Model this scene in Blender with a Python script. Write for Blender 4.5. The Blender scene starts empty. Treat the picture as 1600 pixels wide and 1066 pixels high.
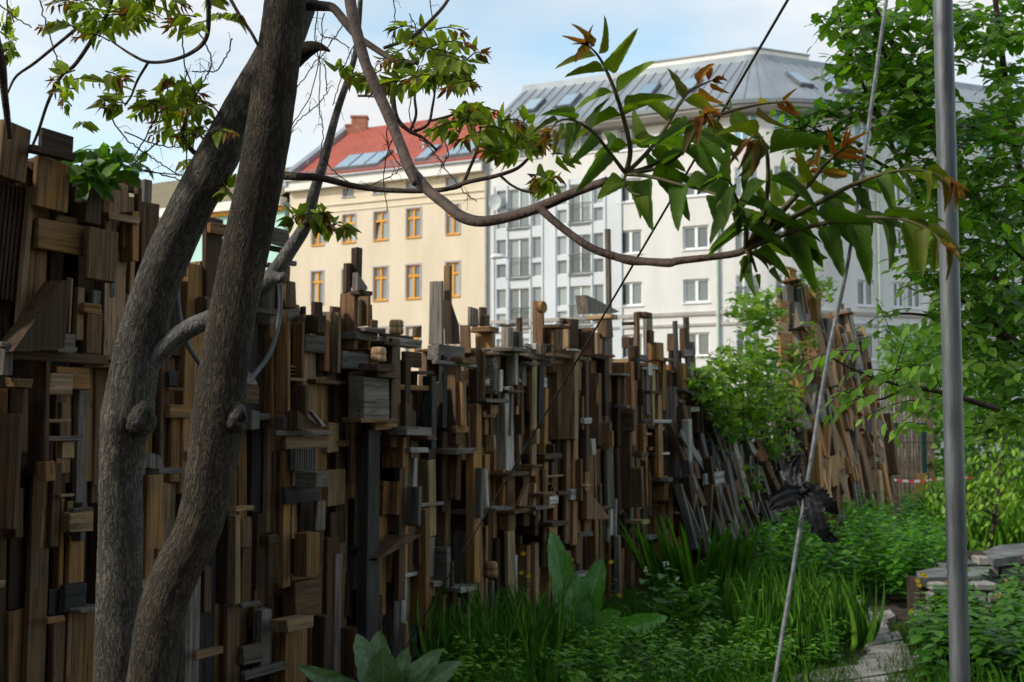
import bpy, bmesh, math, random
import numpy as np
from mathutils import Vector, Matrix
R = math.radians
random.seed(7); rng = np.random.default_rng(11)
SC = bpy.context.scene
COL = SC.collection

# ------------------------------------------------------------------ camera, sky, sun, exposure
FPX = 2000.0                      # focal length in pixels of the 1600 px wide photograph
PITCH = math.atan(135.0 / FPX)
EYE = np.array([0.0, 0.0, 1.6])
cam = bpy.data.cameras.new('camera'); camo = bpy.data.objects.new('camera', cam); COL.objects.link(camo)
cam.sensor_width = 36.0; cam.lens = 36.0 * FPX / 1600.0
cam.clip_start = 0.05; cam.clip_end = 2000
camo.location = EYE; camo.rotation_euler = (R(90) + PITCH, 0, 0)
cam.dof.use_dof = True; cam.dof.focus_distance = 3.6; cam.dof.aperture_fstop = 8.0
SC.camera = camo

SUN_AZ = (-0.93, -0.37)           # direction towards the sun in plan
SUN_EL = R(36)
w = bpy.data.worlds.new('World'); SC.world = w; w.use_nodes = True
nt = w.node_tree; nt.nodes.clear()
N = nt.nodes.new; L = nt.links.new
out = N('ShaderNodeOutputWorld'); bg = N('ShaderNodeBackground'); bg.inputs[1].default_value = 0.1
sky = N('ShaderNodeTexSky'); sky.sky_type = 'NISHITA'; sky.sun_disc = False
sky.sun_elevation = SUN_EL; sky.sun_rotation = math.atan2(SUN_AZ[0], SUN_AZ[1])
sky.air_density = 1.0; sky.dust_density = 0.6; sky.ozone_density = 1.2
tc = N('ShaderNodeTexCoord'); mp = N('ShaderNodeMapping'); mp.inputs['Scale'].default_value = (1.0, 1.0, 3.2)
mp.inputs['Location'].default_value = (5.4, 7.1, 3.3)
nz = N('ShaderNodeTexNoise'); nz.inputs['Scale'].default_value = 2.1; nz.inputs['Detail'].default_value = 7; nz.inputs['Roughness'].default_value = 0.52
nz2 = N('ShaderNodeTexNoise'); nz2.inputs['Scale'].default_value = 4.5; nz2.inputs['Detail'].default_value = 6
rmp = N('ShaderNodeValToRGB'); rmp.color_ramp.elements[0].position = 0.41; rmp.color_ramp.elements[1].position = 0.62
cc = N('ShaderNodeValToRGB'); cc.color_ramp.elements[0].position = 0.3; cc.color_ramp.elements[1].position = 0.7
cc.color_ramp.elements[0].color = (6.6, 6.8, 7.1, 1); cc.color_ramp.elements[1].color = (8.8, 8.8, 8.7, 1)
mix = N('ShaderNodeMix'); mix.data_type = 'RGBA'
L(tc.outputs['Generated'], mp.inputs['Vector']); L(mp.outputs[0], nz.inputs['Vector']); L(mp.outputs[0], nz2.inputs['Vector'])
L(nz.outputs[0], rmp.inputs[0]); L(nz2.outputs[0], cc.inputs[0])
scl = N('ShaderNodeMix'); scl.data_type = 'RGBA'; scl.blend_type = 'MULTIPLY'; scl.inputs['Factor'].default_value = 1
L(sky.outputs[0], scl.inputs['A']); scl.inputs['B'].default_value = (2.5, 2.35, 1.95, 1)
L(scl.outputs['Result'], mix.inputs['A']); L(cc.outputs[0], mix.inputs['B']); L(rmp.outputs[0], mix.inputs['Factor'])
L(mix.outputs['Result'], bg.inputs[0]); L(bg.outputs[0], out.inputs[0])
sl = bpy.data.lights.new('sun', 'SUN'); sl.energy = 2.7; sl.angle = R(4); sl.color = (1.0, 0.93, 0.82)
so = bpy.data.objects.new('sun', sl); COL.objects.link(so)
sd = Vector((SUN_AZ[0], SUN_AZ[1], 0)).normalized() * math.cos(SUN_EL) + Vector((0, 0, math.sin(SUN_EL)))
so.rotation_euler = sd.to_track_quat('Z', 'Y').to_euler(); so.location = sd * 60
vs = SC.view_settings; vs.view_transform = 'Standard'; vs.look = 'None'; vs.exposure = 0.25; vs.gamma = 1.0; vs.use_curve_mapping = False
SC.cycles.max_bounces = 6; SC.cycles.transparent_max_bounces = 8
SC.cycles.use_denoising = True

# ------------------------------------------------------------------ helpers
FWD = np.array([0, math.cos(PITCH), math.sin(PITCH)]); UP = np.array([0, -math.sin(PITCH), math.cos(PITCH)]); RT = np.array([1.0, 0, 0])
def ray(px, py):
    v = RT * ((px - 800) / FPX) - UP * ((py - 533) / FPX) + FWD
    return v / v[1]
def pix(px, py, d):                       # the point seen at a photo pixel, d metres ahead
    return EYE + ray(px, py) * d
def gpix(px, py, z=0.0):                  # the point of a level plane seen at a photo pixel
    r = ray(px, py); return EYE + r * ((z - EYE[2]) / r[2])
def rnd(a, b): return a + (b - a) * random.random()
ORG = {}
def tag(o, label=None, cat=None, group=None, kind=None):
    if label: o['label'] = label
    if cat: o['category'] = cat
    if group: o['group'] = group
    if kind: o['kind'] = kind
    return o
def empty(name, loc, label, cat, group=None):
    o = bpy.data.objects.new(name, None); COL.objects.link(o); o.location = loc; o.empty_display_size = 0.2
    ORG[o.name] = np.array(loc, float); return tag(o, label, cat, group)
def link(name, me, mat, parent, org):
    o = bpy.data.objects.new(name, me); COL.objects.link(o)
    if mat is not None and not me.materials: me.materials.append(mat)
    if parent is not None:
        o.parent = parent; o.location = np.array(org) - ORG[parent.name]
    else: o.location = org
    ORG[o.name] = np.array(org, float); return o
def mesh(name, V, F, mat, parent=None, org=None, smooth=False, uv=None, col=None):
    V = np.asarray(V, float)
    if org is None: org = np.array([*(V[:, :2].mean(0)), V[:, 2].min()])
    org = np.asarray(org, float)
    me = bpy.data.meshes.new(name)
    me.from_pydata((V - org).tolist(), [], [tuple(int(i) for i in f) for f in F] if not isinstance(F, np.ndarray) else F.tolist())
    if smooth: me.polygons.foreach_set('use_smooth', [True] * len(me.polygons))
    if uv is not None:
        l = me.uv_layers.new(name='UVMap'); vi = np.zeros(len(me.loops), int); me.loops.foreach_get('vertex_index', vi)
        l.data.foreach_set('uv', np.asarray(uv)[vi].ravel())
    if col is not None:
        a = me.color_attributes.new('Col', 'FLOAT_COLOR', 'POINT'); c = np.ones((len(V), 4)); c[:, :3] = col
        a.data.foreach_set('color', c.ravel())
    me.update()
    return link(name, me, mat, parent, org)
BOXF = [(0, 3, 2, 1), (4, 5, 6, 7), (0, 1, 5, 4), (1, 2, 6, 5), (2, 3, 7, 6), (3, 0, 4, 7)]
class MB:                                  # collects simple shapes for one mesh
    def __init__(s): s.v = []; s.f = []
    def add(s, V, F):
        b = len(s.v); s.v += [tuple(map(float, v)) for v in V]; s.f += [tuple(i + b for i in f) for f in F]; return s
    def hexa(s, P): return s.add(P, BOXF)  # 8 corners: bottom loop, top loop
    def box(s, a, b):
        x0, y0, z0 = a; x1, y1, z1 = b
        return s.hexa([(x0, y0, z0), (x1, y0, z0), (x1, y1, z0), (x0, y1, z0), (x0, y0, z1), (x1, y0, z1), (x1, y1, z1), (x0, y1, z1)])
    def tube(s, P, rad, n=8, cap=True, wob=0.0):
        V, F = tube_vf(P, rad, n, cap, wob); return s.add(V, F)
    def build(s, name, mat, parent=None, org=None, smooth=False): return mesh(name, s.v, s.f, mat, parent, org, smooth)
def smooth_path(P, rad, k=6):              # Catmull-Rom resampling
    P = np.asarray(P, float); rad = np.broadcast_to(np.asarray(rad, float), (len(P),)).copy()
    A = np.vstack([2 * P[0] - P[1], P, 2 * P[-1] - P[-2]]); o = []; r = []
    for i in range(len(P) - 1):
        p0, p1, p2, p3 = A[i:i + 4]
        for j in range(k):
            t = j / k; o.append(.5 * ((2 * p1) + (-p0 + p2) * t + (2 * p0 - 5 * p1 + 4 * p2 - p3) * t * t + (-p0 + 3 * p1 - 3 * p2 + p3) * t ** 3)); r.append(rad[i] * (1 - t) + rad[i + 1] * t)
    o.append(P[-1]); r.append(rad[-1]); return np.array(o), np.array(r)
def tube_vf(P, rad, n=8, cap=True, wob=0.0):
    P = np.asarray(P, float); rad = np.broadcast_to(np.asarray(rad, float), (len(P),))
    T = np.gradient(P, axis=0); T /= np.linalg.norm(T, axis=1)[:, None] + 1e-12
    ref = np.array([0.0, 1.0, 0.1]) if abs(T[0][1]) < .9 else np.array([1.0, 0, 0])
    V = []; F = []; a = np.linspace(0, 2 * math.pi, n, endpoint=False)
    X = np.cross(T[0], ref); X /= np.linalg.norm(X)
    for i in range(len(P)):
        X = X - T[i] * X.dot(T[i]); X /= np.linalg.norm(X) + 1e-12; Y = np.cross(T[i], X)
        rr = rad[i] * (1 + (rng.normal(0, wob, n) if wob else 0))
        V += list(P[i] + (np.cos(a) * rr)[:, None] * X + (np.sin(a) * rr)[:, None] * Y)
    for i in range(len(P) - 1):
        for j in range(n): F.append((i * n + j, i * n + (j + 1) % n, (i + 1) * n + (j + 1) % n, (i + 1) * n + j))
    if cap: F.append(tuple(range(n))[::-1]); F.append(tuple((len(P) - 1) * n + j for j in range(n)))
    return V, F

# ------------------------------------------------------------------ materials
def new_mat(name):
    m = bpy.data.materials.new(name); m.use_nodes = True; t = m.node_tree; p = t.nodes['Principled BSDF']
    return m, t, p, t.nodes.new, t.links.new
def noise_mat(name, c0, c1, scale=4.0, detail=5, rough=.85, bump=.15, stretch=(1, 1, 1), metal=0.0, bscale=None, spec=.3, p0=.35, p1=.65):
    m, t, p, n, l = new_mat(name)
    tcn = n('ShaderNodeTexCoord'); mpn = n('ShaderNodeMapping'); mpn.inputs['Scale'].default_value = stretch; l(tcn.outputs['Object'], mpn.inputs[0])
    a = n('ShaderNodeTexNoise'); a.inputs['Scale'].default_value = scale; a.inputs['Detail'].default_value = detail; l(mpn.outputs[0], a.inputs['Vector'])
    r = n('ShaderNodeValToRGB'); r.color_ramp.elements[0].position = p0; r.color_ramp.elements[1].position = p1
    r.color_ramp.elements[0].color = (*c0, 1); r.color_ramp.elements[1].color = (*c1, 1)
    l(a.outputs[0], r.inputs[0]); l(r.outputs[0], p.inputs['Base Color'])
    p.inputs['Roughness'].default_value = rough; p.inputs['Metallic'].default_value = metal; p.inputs['Specular IOR Level'].default_value = spec
    if bump:
        b = n('ShaderNodeTexNoise'); b.inputs['Scale'].default_value = bscale or scale * 6; b.inputs['Detail'].default_value = 6; l(mpn.outputs[0], b.inputs['Vector'])
        bn = n('ShaderNodeBump'); bn.inputs['Strength'].default_value = bump; bn.inputs['Distance'].default_value = .02; l(b.outputs[0], bn.inputs['Height']); l(bn.outputs[0], p.inputs['Normal'])
    return m
def wood_mat():
    m, t, p, n, l = new_mat('weathered_wood')
    tcn = n('ShaderNodeTexCoord'); oi = n('ShaderNodeObjectInfo')
    off = n('ShaderNodeVectorMath'); off.operation = 'SCALE'; off.inputs['Scale'].default_value = 57.0
    cb = n('ShaderNodeCombineXYZ'); l(oi.outputs['Random'], cb.inputs[0]); l(oi.outputs['Random'], cb.inputs[2]); l(cb.outputs[0], off.inputs[0])
    ad = n('ShaderNodeVectorMath'); ad.operation = 'ADD'; l(tcn.outputs['Object'], ad.inputs[0]); l(off.outputs[0], ad.inputs[1])
    g = n('ShaderNodeMapping'); g.inputs['Scale'].default_value = (55, 55, 2.2); l(ad.outputs[0], g.inputs[0])
    gn = n('ShaderNodeTexNoise'); gn.inputs['Scale'].default_value = 1.0; gn.inputs['Detail'].default_value = 4; gn.inputs['Distortion'].default_value = .6; l(g.outputs[0], gn.inputs['Vector'])
    gr = n('ShaderNodeMapRange'); gr.inputs[1].default_value = .3; gr.inputs[2].default_value = .7; gr.inputs[3].default_value = .42; gr.inputs[4].default_value = 1.3; l(gn.outputs[0], gr.inputs[0])
    mu = n('ShaderNodeMix'); mu.data_type = 'RGBA'; mu.blend_type = 'MULTIPLY'; mu.inputs['Factor'].default_value = 1; l(oi.outputs['Color'], mu.inputs['A']); l(gr.outputs[0], mu.inputs['B'])
    # rain-greyed blotches
    bm_ = n('ShaderNodeMapping'); bm_.inputs['Scale'].default_value = (7, 7, 3); l(ad.outputs[0], bm_.inputs[0])
    bn = n('ShaderNodeTexNoise'); bn.inputs['Scale'].default_value = 1.0; bn.inputs['Detail'].default_value = 5; l(bm_.outputs[0], bn.inputs['Vector'])
    br = n('ShaderNodeMapRange'); br.inputs[1].default_value = .42; br.inputs[2].default_value = .72; br.inputs[3].default_value = 0; br.inputs[4].default_value = .75; l(bn.outputs[0], br.inputs[0])
    gy = n('ShaderNodeMix'); gy.data_type = 'RGBA'; l(br.outputs[0], gy.inputs['Factor']); l(mu.outputs['Result'], gy.inputs['A'])
    hs = n('ShaderNodeHueSaturation'); hs.inputs['Saturation'].default_value = .6; hs.inputs['Value'].default_value = .55; l(mu.outputs['Result'], hs.inputs['Color']); l(hs.outputs[0], gy.inputs['B'])
    # knots
    vo = n('ShaderNodeTexVoronoi'); vm = n('ShaderNodeMapping'); vm.inputs['Scale'].default_value = (7, 7, 3.5); l(ad.outputs[0], vm.inputs[0]); l(vm.outputs[0], vo.inputs['Vector'])
    vr = n('ShaderNodeMapRange'); vr.inputs[1].default_value = .05; vr.inputs[2].default_value = .13; vr.inputs[3].default_value = .35; vr.inputs[4].default_value = 1; l(vo.outputs['Distance'], vr.inputs[0])
    kn = n('ShaderNodeMix'); kn.data_type = 'RGBA'; kn.blend_type = 'MULTIPLY'; kn.inputs['Factor'].default_value = 1; l(gy.outputs['Result'], kn.inputs['A']); l(vr.outputs[0], kn.inputs['B'])
    cm = n('ShaderNodeMapping'); cm.inputs['Scale'].default_value = (38, 38, 1.1); l(ad.outputs[0], cm.inputs[0])
    cn = n('ShaderNodeTexNoise'); cn.inputs['Scale'].default_value = 1; cn.inputs['Detail'].default_value = 2; l(cm.outputs[0], cn.inputs['Vector'])
    cs = n('ShaderNodeMath'); cs.operation = 'SUBTRACT'; l(cn.outputs[0], cs.inputs[0]); cs.inputs[1].default_value = .58
    ca = n('ShaderNodeMath'); ca.operation = 'ABSOLUTE'; l(cs.outputs[0], ca.inputs[0])
    cr = n('ShaderNodeMapRange'); cr.inputs[1].default_value = .002; cr.inputs[2].default_value = .016; cr.inputs[3].default_value = .25; cr.inputs[4].default_value = 1; l(ca.outputs[0], cr.inputs[0])
    km = n('ShaderNodeMix'); km.data_type = 'RGBA'; km.blend_type = 'MULTIPLY'; km.inputs['Factor'].default_value = 1; l(kn.outputs['Result'], km.inputs['A']); l(cr.outputs[0], km.inputs['B']); kn = km
    l(kn.outputs['Result'], p.inputs['Base Color']); p.inputs['Roughness'].default_value = .82; p.inputs['Specular IOR Level'].default_value = .25
    bu = n('ShaderNodeBump'); bu.inputs['Strength'].default_value = .45; bu.inputs['Distance'].default_value = .004; l(gn.outputs[0], bu.inputs['Height']); l(bu.outputs[0], p.inputs['Normal'])
    return m
def leaf_mat(name, trans=.35, rough=.5, gain=1.0, tcol=(1.5, 1.7, .35), veins=True, spec=.35):
    m, t, p, n, l = new_mat(name)
    at = n('ShaderNodeAttribute'); at.attribute_name = 'Col'
    tcn = n('ShaderNodeTexCoord'); nzn = n('ShaderNodeTexNoise'); nzn.inputs['Scale'].default_value = 30; nzn.inputs['Detail'].default_value = 3; l(tcn.outputs['Object'], nzn.inputs['Vector'])
    mr = n('ShaderNodeMapRange'); mr.inputs[1].default_value = .3; mr.inputs[2].default_value = .7; mr.inputs[3].default_value = .75 * gain; mr.inputs[4].default_value = 1.2 * gain; l(nzn.outputs[0], mr.inputs[0])
    mu = n('ShaderNodeMix'); mu.data_type = 'RGBA'; mu.blend_type = 'MULTIPLY'; mu.inputs['Factor'].default_value = 1; l(at.outputs['Color'], mu.inputs['A']); l(mr.outputs[0], mu.inputs['B'])
    src = mu.outputs['Result']
    if veins:
        sp = n('ShaderNodeSeparateXYZ'); l(tcn.outputs['UV'], sp.inputs[0])
        ab = n('ShaderNodeMath'); ab.operation = 'ABSOLUTE'; l(sp.outputs[1], ab.inputs[0])
        mid = n('ShaderNodeMapRange'); mid.inputs[1].default_value = .0; mid.inputs[2].default_value = .07; mid.inputs[3].default_value = .8; mid.inputs[4].default_value = 0; l(ab.outputs[0], mid.inputs[0])
        ma = n('ShaderNodeMath'); ma.operation = 'MULTIPLY_ADD'; l(ab.outputs[0], ma.inputs[0]); ma.inputs[1].default_value = -.28; l(sp.outputs[0], ma.inputs[2])
        fr = n('ShaderNodeMath'); fr.operation = 'PINGPONG'; l(ma.outputs[0], fr.inputs[0]); fr.inputs[1].default_value = .05
        vr = n('ShaderNodeMapRange'); vr.inputs[1].default_value = 0; vr.inputs[2].default_value = .012; vr.inputs[3].default_value = .45; vr.inputs[4].default_value = 0; l(fr.outputs[0], vr.inputs[0])
        mx = n('ShaderNodeMath'); mx.operation = 'MAXIMUM'; l(mid.outputs[0], mx.inputs[0]); l(vr.outputs[0], mx.inputs[1])
        lg = n('ShaderNodeHueSaturation'); lg.inputs['Value'].default_value = 1.9; lg.inputs['Saturation'].default_value = .8; l(src, lg.inputs['Color'])
        vm = n('ShaderNodeMix'); vm.data_type = 'RGBA'; l(mx.outputs[0], vm.inputs['Factor']); l(src, vm.inputs['A']); l(lg.outputs[0], vm.inputs['B']); 
        bu = n('ShaderNodeBump'); bu.inputs['Strength'].default_value = .4; bu.inputs['Distance'].default_value = .003; bu.invert = True; l(mx.outputs[0], bu.inputs['Height']); l(bu.outputs[0], p.inputs['Normal'])
        src = vm.outputs['Result']
    l(src, p.inputs['Base Color']); p.inputs['Roughness'].default_value = rough; p.inputs['Specular IOR Level'].default_value = spec
    tr = n('ShaderNodeBsdfTranslucent'); tm = n('ShaderNodeMix'); tm.data_type = 'RGBA'; tm.blend_type = 'MULTIPLY'; tm.inputs['Factor'].default_value = 1
    l(src, tm.inputs['A']); tm.inputs['B'].default_value = (*tcol, 1); l(tm.outputs['Result'], tr.inputs['Color'])
    ms = n('ShaderNodeMixShader'); ms.inputs[0].default_value = trans; l(p.outputs[0], ms.inputs[1]); l(tr.outputs[0], ms.inputs[2])
    l(ms.outputs[0], t.nodes['Material Output'].inputs['Surface'])
    return m
def bark_mat(name, c0, c1, sc=1.0, bump=.9):
    m, t, p, n, l = new_mat(name)
    tcn = n('ShaderNodeTexCoord'); bat = n('ShaderNodeAttribute'); bat.attribute_name = 'bark'; mpn = n('ShaderNodeMapping'); mpn.inputs['Scale'].default_value = (66 * sc, 66 * sc, 15 * sc); l(bat.outputs['Vector'], mpn.inputs[0])
    a = n('ShaderNodeTexNoise'); a.inputs['Scale'].default_value = 1.0; a.inputs['Detail'].default_value = 2.5; a.inputs['Distortion'].default_value = 1.1; l(mpn.outputs[0], a.inputs['Vector'])
    rd = n('ShaderNodeMath'); rd.operation = 'SUBTRACT'; l(a.outputs[0], rd.inputs[0]); rd.inputs[1].default_value = .5
    ab = n('ShaderNodeMath'); ab.operation = 'ABSOLUTE'; l(rd.outputs[0], ab.inputs[0])
    mr = n('ShaderNodeMapRange'); mr.inputs[1].default_value = .02; mr.inputs[2].default_value = .1; l(ab.outputs[0], mr.inputs[0])
    b = n('ShaderNodeTexNoise'); b.inputs['Scale'].default_value = 5; b.inputs['Detail'].default_value = 5; l(tcn.outputs['Object'], b.inputs['Vector'])
    r = n('ShaderNodeValToRGB'); r.color_ramp.elements[0].color = (*c0, 1); r.color_ramp.elements[1].color = (*c1, 1); r.color_ramp.elements[0].position = .3; r.color_ramp.elements[1].position = .7; l(b.outputs[0], r.inputs[0])
    hs = n('ShaderNodeHueSaturation'); hs.inputs['Value'].default_value = 3.0; l(r.outputs[0], hs.inputs['Color'])
    mx = n('ShaderNodeMix'); mx.data_type = 'RGBA'; l(mr.outputs[0], mx.inputs['Factor']); l(hs.outputs[0], mx.inputs['A']); l(r.outputs[0], mx.inputs['B'])
    l(mx.outputs['Result'], p.inputs['Base Color']); p.inputs['Roughness'].default_value = .85; p.inputs['Specular IOR Level'].default_value = .25
    bu = n('ShaderNodeBump'); bu.inputs['Strength'].default_value = bump; bu.inputs['Distance'].default_value = .007; bu.invert = True; l(mr.outputs[0], bu.inputs['Height']); l(bu.outputs[0], p.inputs['Normal'])
    return m
def glass_mat(name, c0, c1, rough=.06):
    m, t, p, n, l = new_mat(name)
    oi = n('ShaderNodeObjectInfo'); r = n('ShaderNodeValToRGB'); r.color_ramp.elements[0].color = (*c0, 1); r.color_ramp.elements[1].color = (*c1, 1)
    l(oi.outputs['Random'], r.inputs[0])
    tcn = n('ShaderNodeTexCoord'); wv = n('ShaderNodeTexWave'); wv.inputs['Scale'].default_value = 3.2; wv.inputs['Distortion'].default_value = 3; wv.wave_profile = 'SIN'; l(tcn.outputs['Object'], wv.inputs['Vector'])
    mr = n('ShaderNodeMapRange'); mr.inputs[3].default_value = .8; mr.inputs[4].default_value = 1.1; l(wv.outputs[1], mr.inputs[0])
    mu = n('ShaderNodeMix'); mu.data_type = 'RGBA'; mu.blend_type = 'MULTIPLY'; mu.inputs['Factor'].default_value = 1; l(r.outputs[0], mu.inputs['A']); l(mr.outputs[0], mu.inputs['B'])
    l(mu.outputs['Result'], p.inputs['Base Color']); p.inputs['Roughness'].default_value = .5; p.inputs['Coat Weight'].default_value = 1; p.inputs['Coat Roughness'].default_value = rough; p.inputs['Coat IOR'].default_value = 1.6
    return m
M = {}
M['wood'] = wood_mat()
M['bark'] = bark_mat('bark_grey', (.022, .019, .016), (.05, .045, .038), 1.0, 1.0)
M['bark2'] = bark_mat('bark_brown', (.014, .0105, .0075), (.034, .027, .02), 1.0, 1.0)
M['twig'] = noise_mat('twig_bark', (.035, .022, .016), (.09, .062, .05), 14, 5, .7, .5, (1, 1, 1), bscale=60)
M['limb'] = noise_mat('smooth_grey_bark', (.055, .052, .05), (.15, .145, .14), 16, 7, .8, .8, (1, 1, .6), bscale=90)
M['vine'] = noise_mat('dry_vine', (.03, .02, .014), (.07, .05, .035), 20, 3, .9, 0)
M['leaf'] = leaf_mat('ailanthus_leaf', .52, .5, 1.0, (1.5, 1.7, .35), True, .2)
M['leaf2'] = leaf_mat('tree_leaf', .42, .45, 1.0, (1.4, 1.7, .3), False)
M['grass'] = leaf_mat('grass_blade', .3, .5, 1.0, (1.3, 1.6, .3), False)
M['bigleaf'] = leaf_mat('broad_leaf', .25, .4, 1.0, (1.3, 1.6, .4), True, .5)
M['soil'] = noise_mat('soil', (.025, .018, .012), (.06, .045, .03), 6, 6, .95, .6)
M['cream'] = noise_mat('cream_render', (.64, .545, .41), (.72, .62, .48), .9, 7, .9, .08, (1, 1, .25), bscale=30)
M['white'] = noise_mat('white_render', (.62, .61, .59), (.73, .72, .70), .8, 7, .9, .1, (1, 1, .2), bscale=25)
M['panel'] = noise_mat('white_panel', (.55, .58, .61), (.63, .66, .69), .4, 5, .6, .03)
M['mint'] = noise_mat('mint_render', (.42, .66, .58), (.5, .74, .66), .5, 5, .9, .06)
M['trim'] = noise_mat('white_trim', (.74, .72, .68), (.82, .8, .76), 2, 4, .7, .03)
M['frame_o'] = noise_mat('orange_frame', (.62, .27, .02), (.75, .34, .03), 3, 3, .5, .03)
M['frame_w'] = noise_mat('white_frame', (.72, .73, .74), (.8, .8, .8), 3, 3, .45, 0)
M['reveal'] = noise_mat('grey_reveal', (.36, .36, .39), (.44, .44, .47), 2, 3, .9, 0)
M['pane'] = glass_mat('window_pane', (.05, .06, .065), (.34, .4, .4))
M['pane_d'] = glass_mat('dark_pane', (.035, .045, .05), (.12, .15, .16))
M['pane_b'] = glass_mat('blue_pane', (.12, .35, .5), (.2, .45, .6))
M['skyl'] = glass_mat('skylight_pane', (.2, .31, .4), (.3, .42, .5), .03)
M['rail'] = noise_mat('dark_rail', (.1, .11, .12), (.16, .17, .18), 3, 3, .5, 0, metal=.3)
M['zinc'] = noise_mat('zinc_roof', (.25, .28, .31), (.34, .37, .4), .5, 6, .45, .05, (1, 1, .3), metal=.35)
M['cornice'] = noise_mat('cornice_grey', (.34, .32, .29), (.42, .4, .37), 1, 5, .8, .05)
M['moss'] = noise_mat('mossy_roof', (.19, .14, .11), (.19, .19, .09), .9, 7, .95, .4)
M['galv'] = noise_mat('galvanised_steel', (.075, .086, .095), (.17, .185, .195), 22, 8, .5, .12, (1, 1, .14), metal=.55)
M['rope'] = noise_mat('steel_rope', (.14, .15, .16), (.26, .27, .28), 90, 3, .5, .1, metal=.5)
M['cable'] = noise_mat('dark_cable', (.02, .022, .02), (.045, .045, .04), 30, 3, .6, 0)
M['plastic'] = noise_mat('black_plastic', (.005, .006, .008), (.012, .014, .018), 30, 5, .58, .1, bscale=40, spec=.45)
M['stone'] = noise_mat('grey_stone', (.17, .16, .15), (.32, .31, .29), 5, 7, .9, .4)
M['slab'] = noise_mat('pale_slab', (.09, .093, .09), (.19, .195, .19), 5, 8, .9, .45)
M['flag'] = noise_mat('flagstone', (.13, .12, .10), (.31, .295, .27), 6, 8, .92, .5)
M['redstone'] = noise_mat('red_stone', (.26, .12, .09), (.36, .19, .14), 6, 6, .9, .4)
M['green_steel'] = noise_mat('green_steel', (.003, .028, .026), (.006, .04, .037), 5, 4, .5, .05)
M['reed'] = noise_mat('reed_screen', (.09, .06, .04), (.24, .18, .12), 9, 5, .95, .5, (12, 12, .6))
M['hose'] = noise_mat('grey_hose', (.07, .075, .08), (.12, .125, .13), 9, 4, .6, .1)
M['lampm'] = noise_mat('lamp_grey', (.35, .4, .42), (.45, .5, .52), 3, 3, .5, 0)
M['red'] = noise_mat('red_tape', (.4, .04, .03), (.5, .06, .05), 3, 2, .6, 0)
M['wtape'] = noise_mat('white_tape', (.45, .45, .45), (.55, .55, .55), 3, 2, .6, 0)
M['bluep'] = noise_mat('blue_print', (.05, .25, .55), (.1, .35, .65), 3, 2, .6, 0)
M['yel'] = leaf_mat('petal', .3, .5, 1.0, (1.2, 1.2, .5), False)
M['chim'] = noise_mat('brick_red', (.3, .12, .08), (.42, .2, .14), 3, 5, .95, .3)
M['rbrick'] = noise_mat('dark_brick', (.09, .05, .035), (.15, .085, .06), 3, 6, .95, .2)
M['pipe'] = noise_mat('pale_green_pipe', (.42, .5, .44), (.5, .58, .5), 2, 3, .6, 0)
def tile_mat():
    m, t, p, n, l = new_mat('red_roof_tiles')
    tcn = n('ShaderNodeTexCoord'); br = n('ShaderNodeTexBrick'); l(tcn.outputs['UV'], br.inputs['Vector'])
    br.inputs['Scale'].default_value = 1; br.inputs['Brick Width'].default_value = .24; br.inputs['Row Height'].default_value = .33; br.inputs['Mortar Size'].default_value = .02
    br.inputs['Color1'].default_value = (.34, .068, .04, 1); br.inputs['Color2'].default_value = (.42, .095, .055, 1); br.inputs['Mortar'].default_value = (.25, .05, .03, 1)
    nzn = n('ShaderNodeTexNoise'); nzn.inputs['Scale'].default_value = .4; l(tcn.outputs['UV'], nzn.inputs['Vector'])
    mr = n('ShaderNodeMapRange'); mr.inputs[3].default_value = .75; mr.inputs[4].default_value = 1.2; l(nzn.outputs[0], mr.inputs[0])
    mu = n('ShaderNodeMix'); mu.data_type = 'RGBA'; mu.blend_type = 'MULTIPLY'; mu.inputs['Factor'].default_value = 1; l(br.outputs[0], mu.inputs['A']); l(mr.outputs[0], mu.inputs['B'])
    l(mu.outputs['Result'], p.inputs['Base Color']); p.inputs['Roughness'].default_value = .7
    bu = n('ShaderNodeBump'); bu.inputs['Strength'].default_value = .5; bu.inputs['Distance'].default_value = .05; bu.invert = True; l(br.outputs['Fac'], bu.inputs['Height']); l(bu.outputs[0], p.inputs['Normal'])
    return m
M['tiles'] = tile_mat()
# ------------------------------------------------------------------ ground
def ground():
    xs = np.concatenate([np.linspace(-150, -12, 12), np.linspace(-10, 14, 49), np.linspace(16, 150, 12)])
    ys = np.concatenate([np.linspace(-60, -2, 8), np.linspace(0, 34, 69), np.linspace(38, 260, 14)])
    X, Y = np.meshgrid(xs, ys); Z = .05 * np.sin(X * 1.3) * np.cos(Y * .9) - .04
    Z[(Y > 34) | (Y < 0)] = -.05
    V = np.stack([X.ravel(), Y.ravel(), Z.ravel()], 1); nx = len(xs); F = []
    for j in range(len(ys) - 1):
        for i in range(nx - 1): F.append((j * nx + i, j * nx + i + 1, (j + 1) * nx + i + 1, (j + 1) * nx + i))
    o = mesh('ground', V, F, M['soil'], None, (0, 0, 0), True); o['kind'] = 'structure'
ground()

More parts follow.
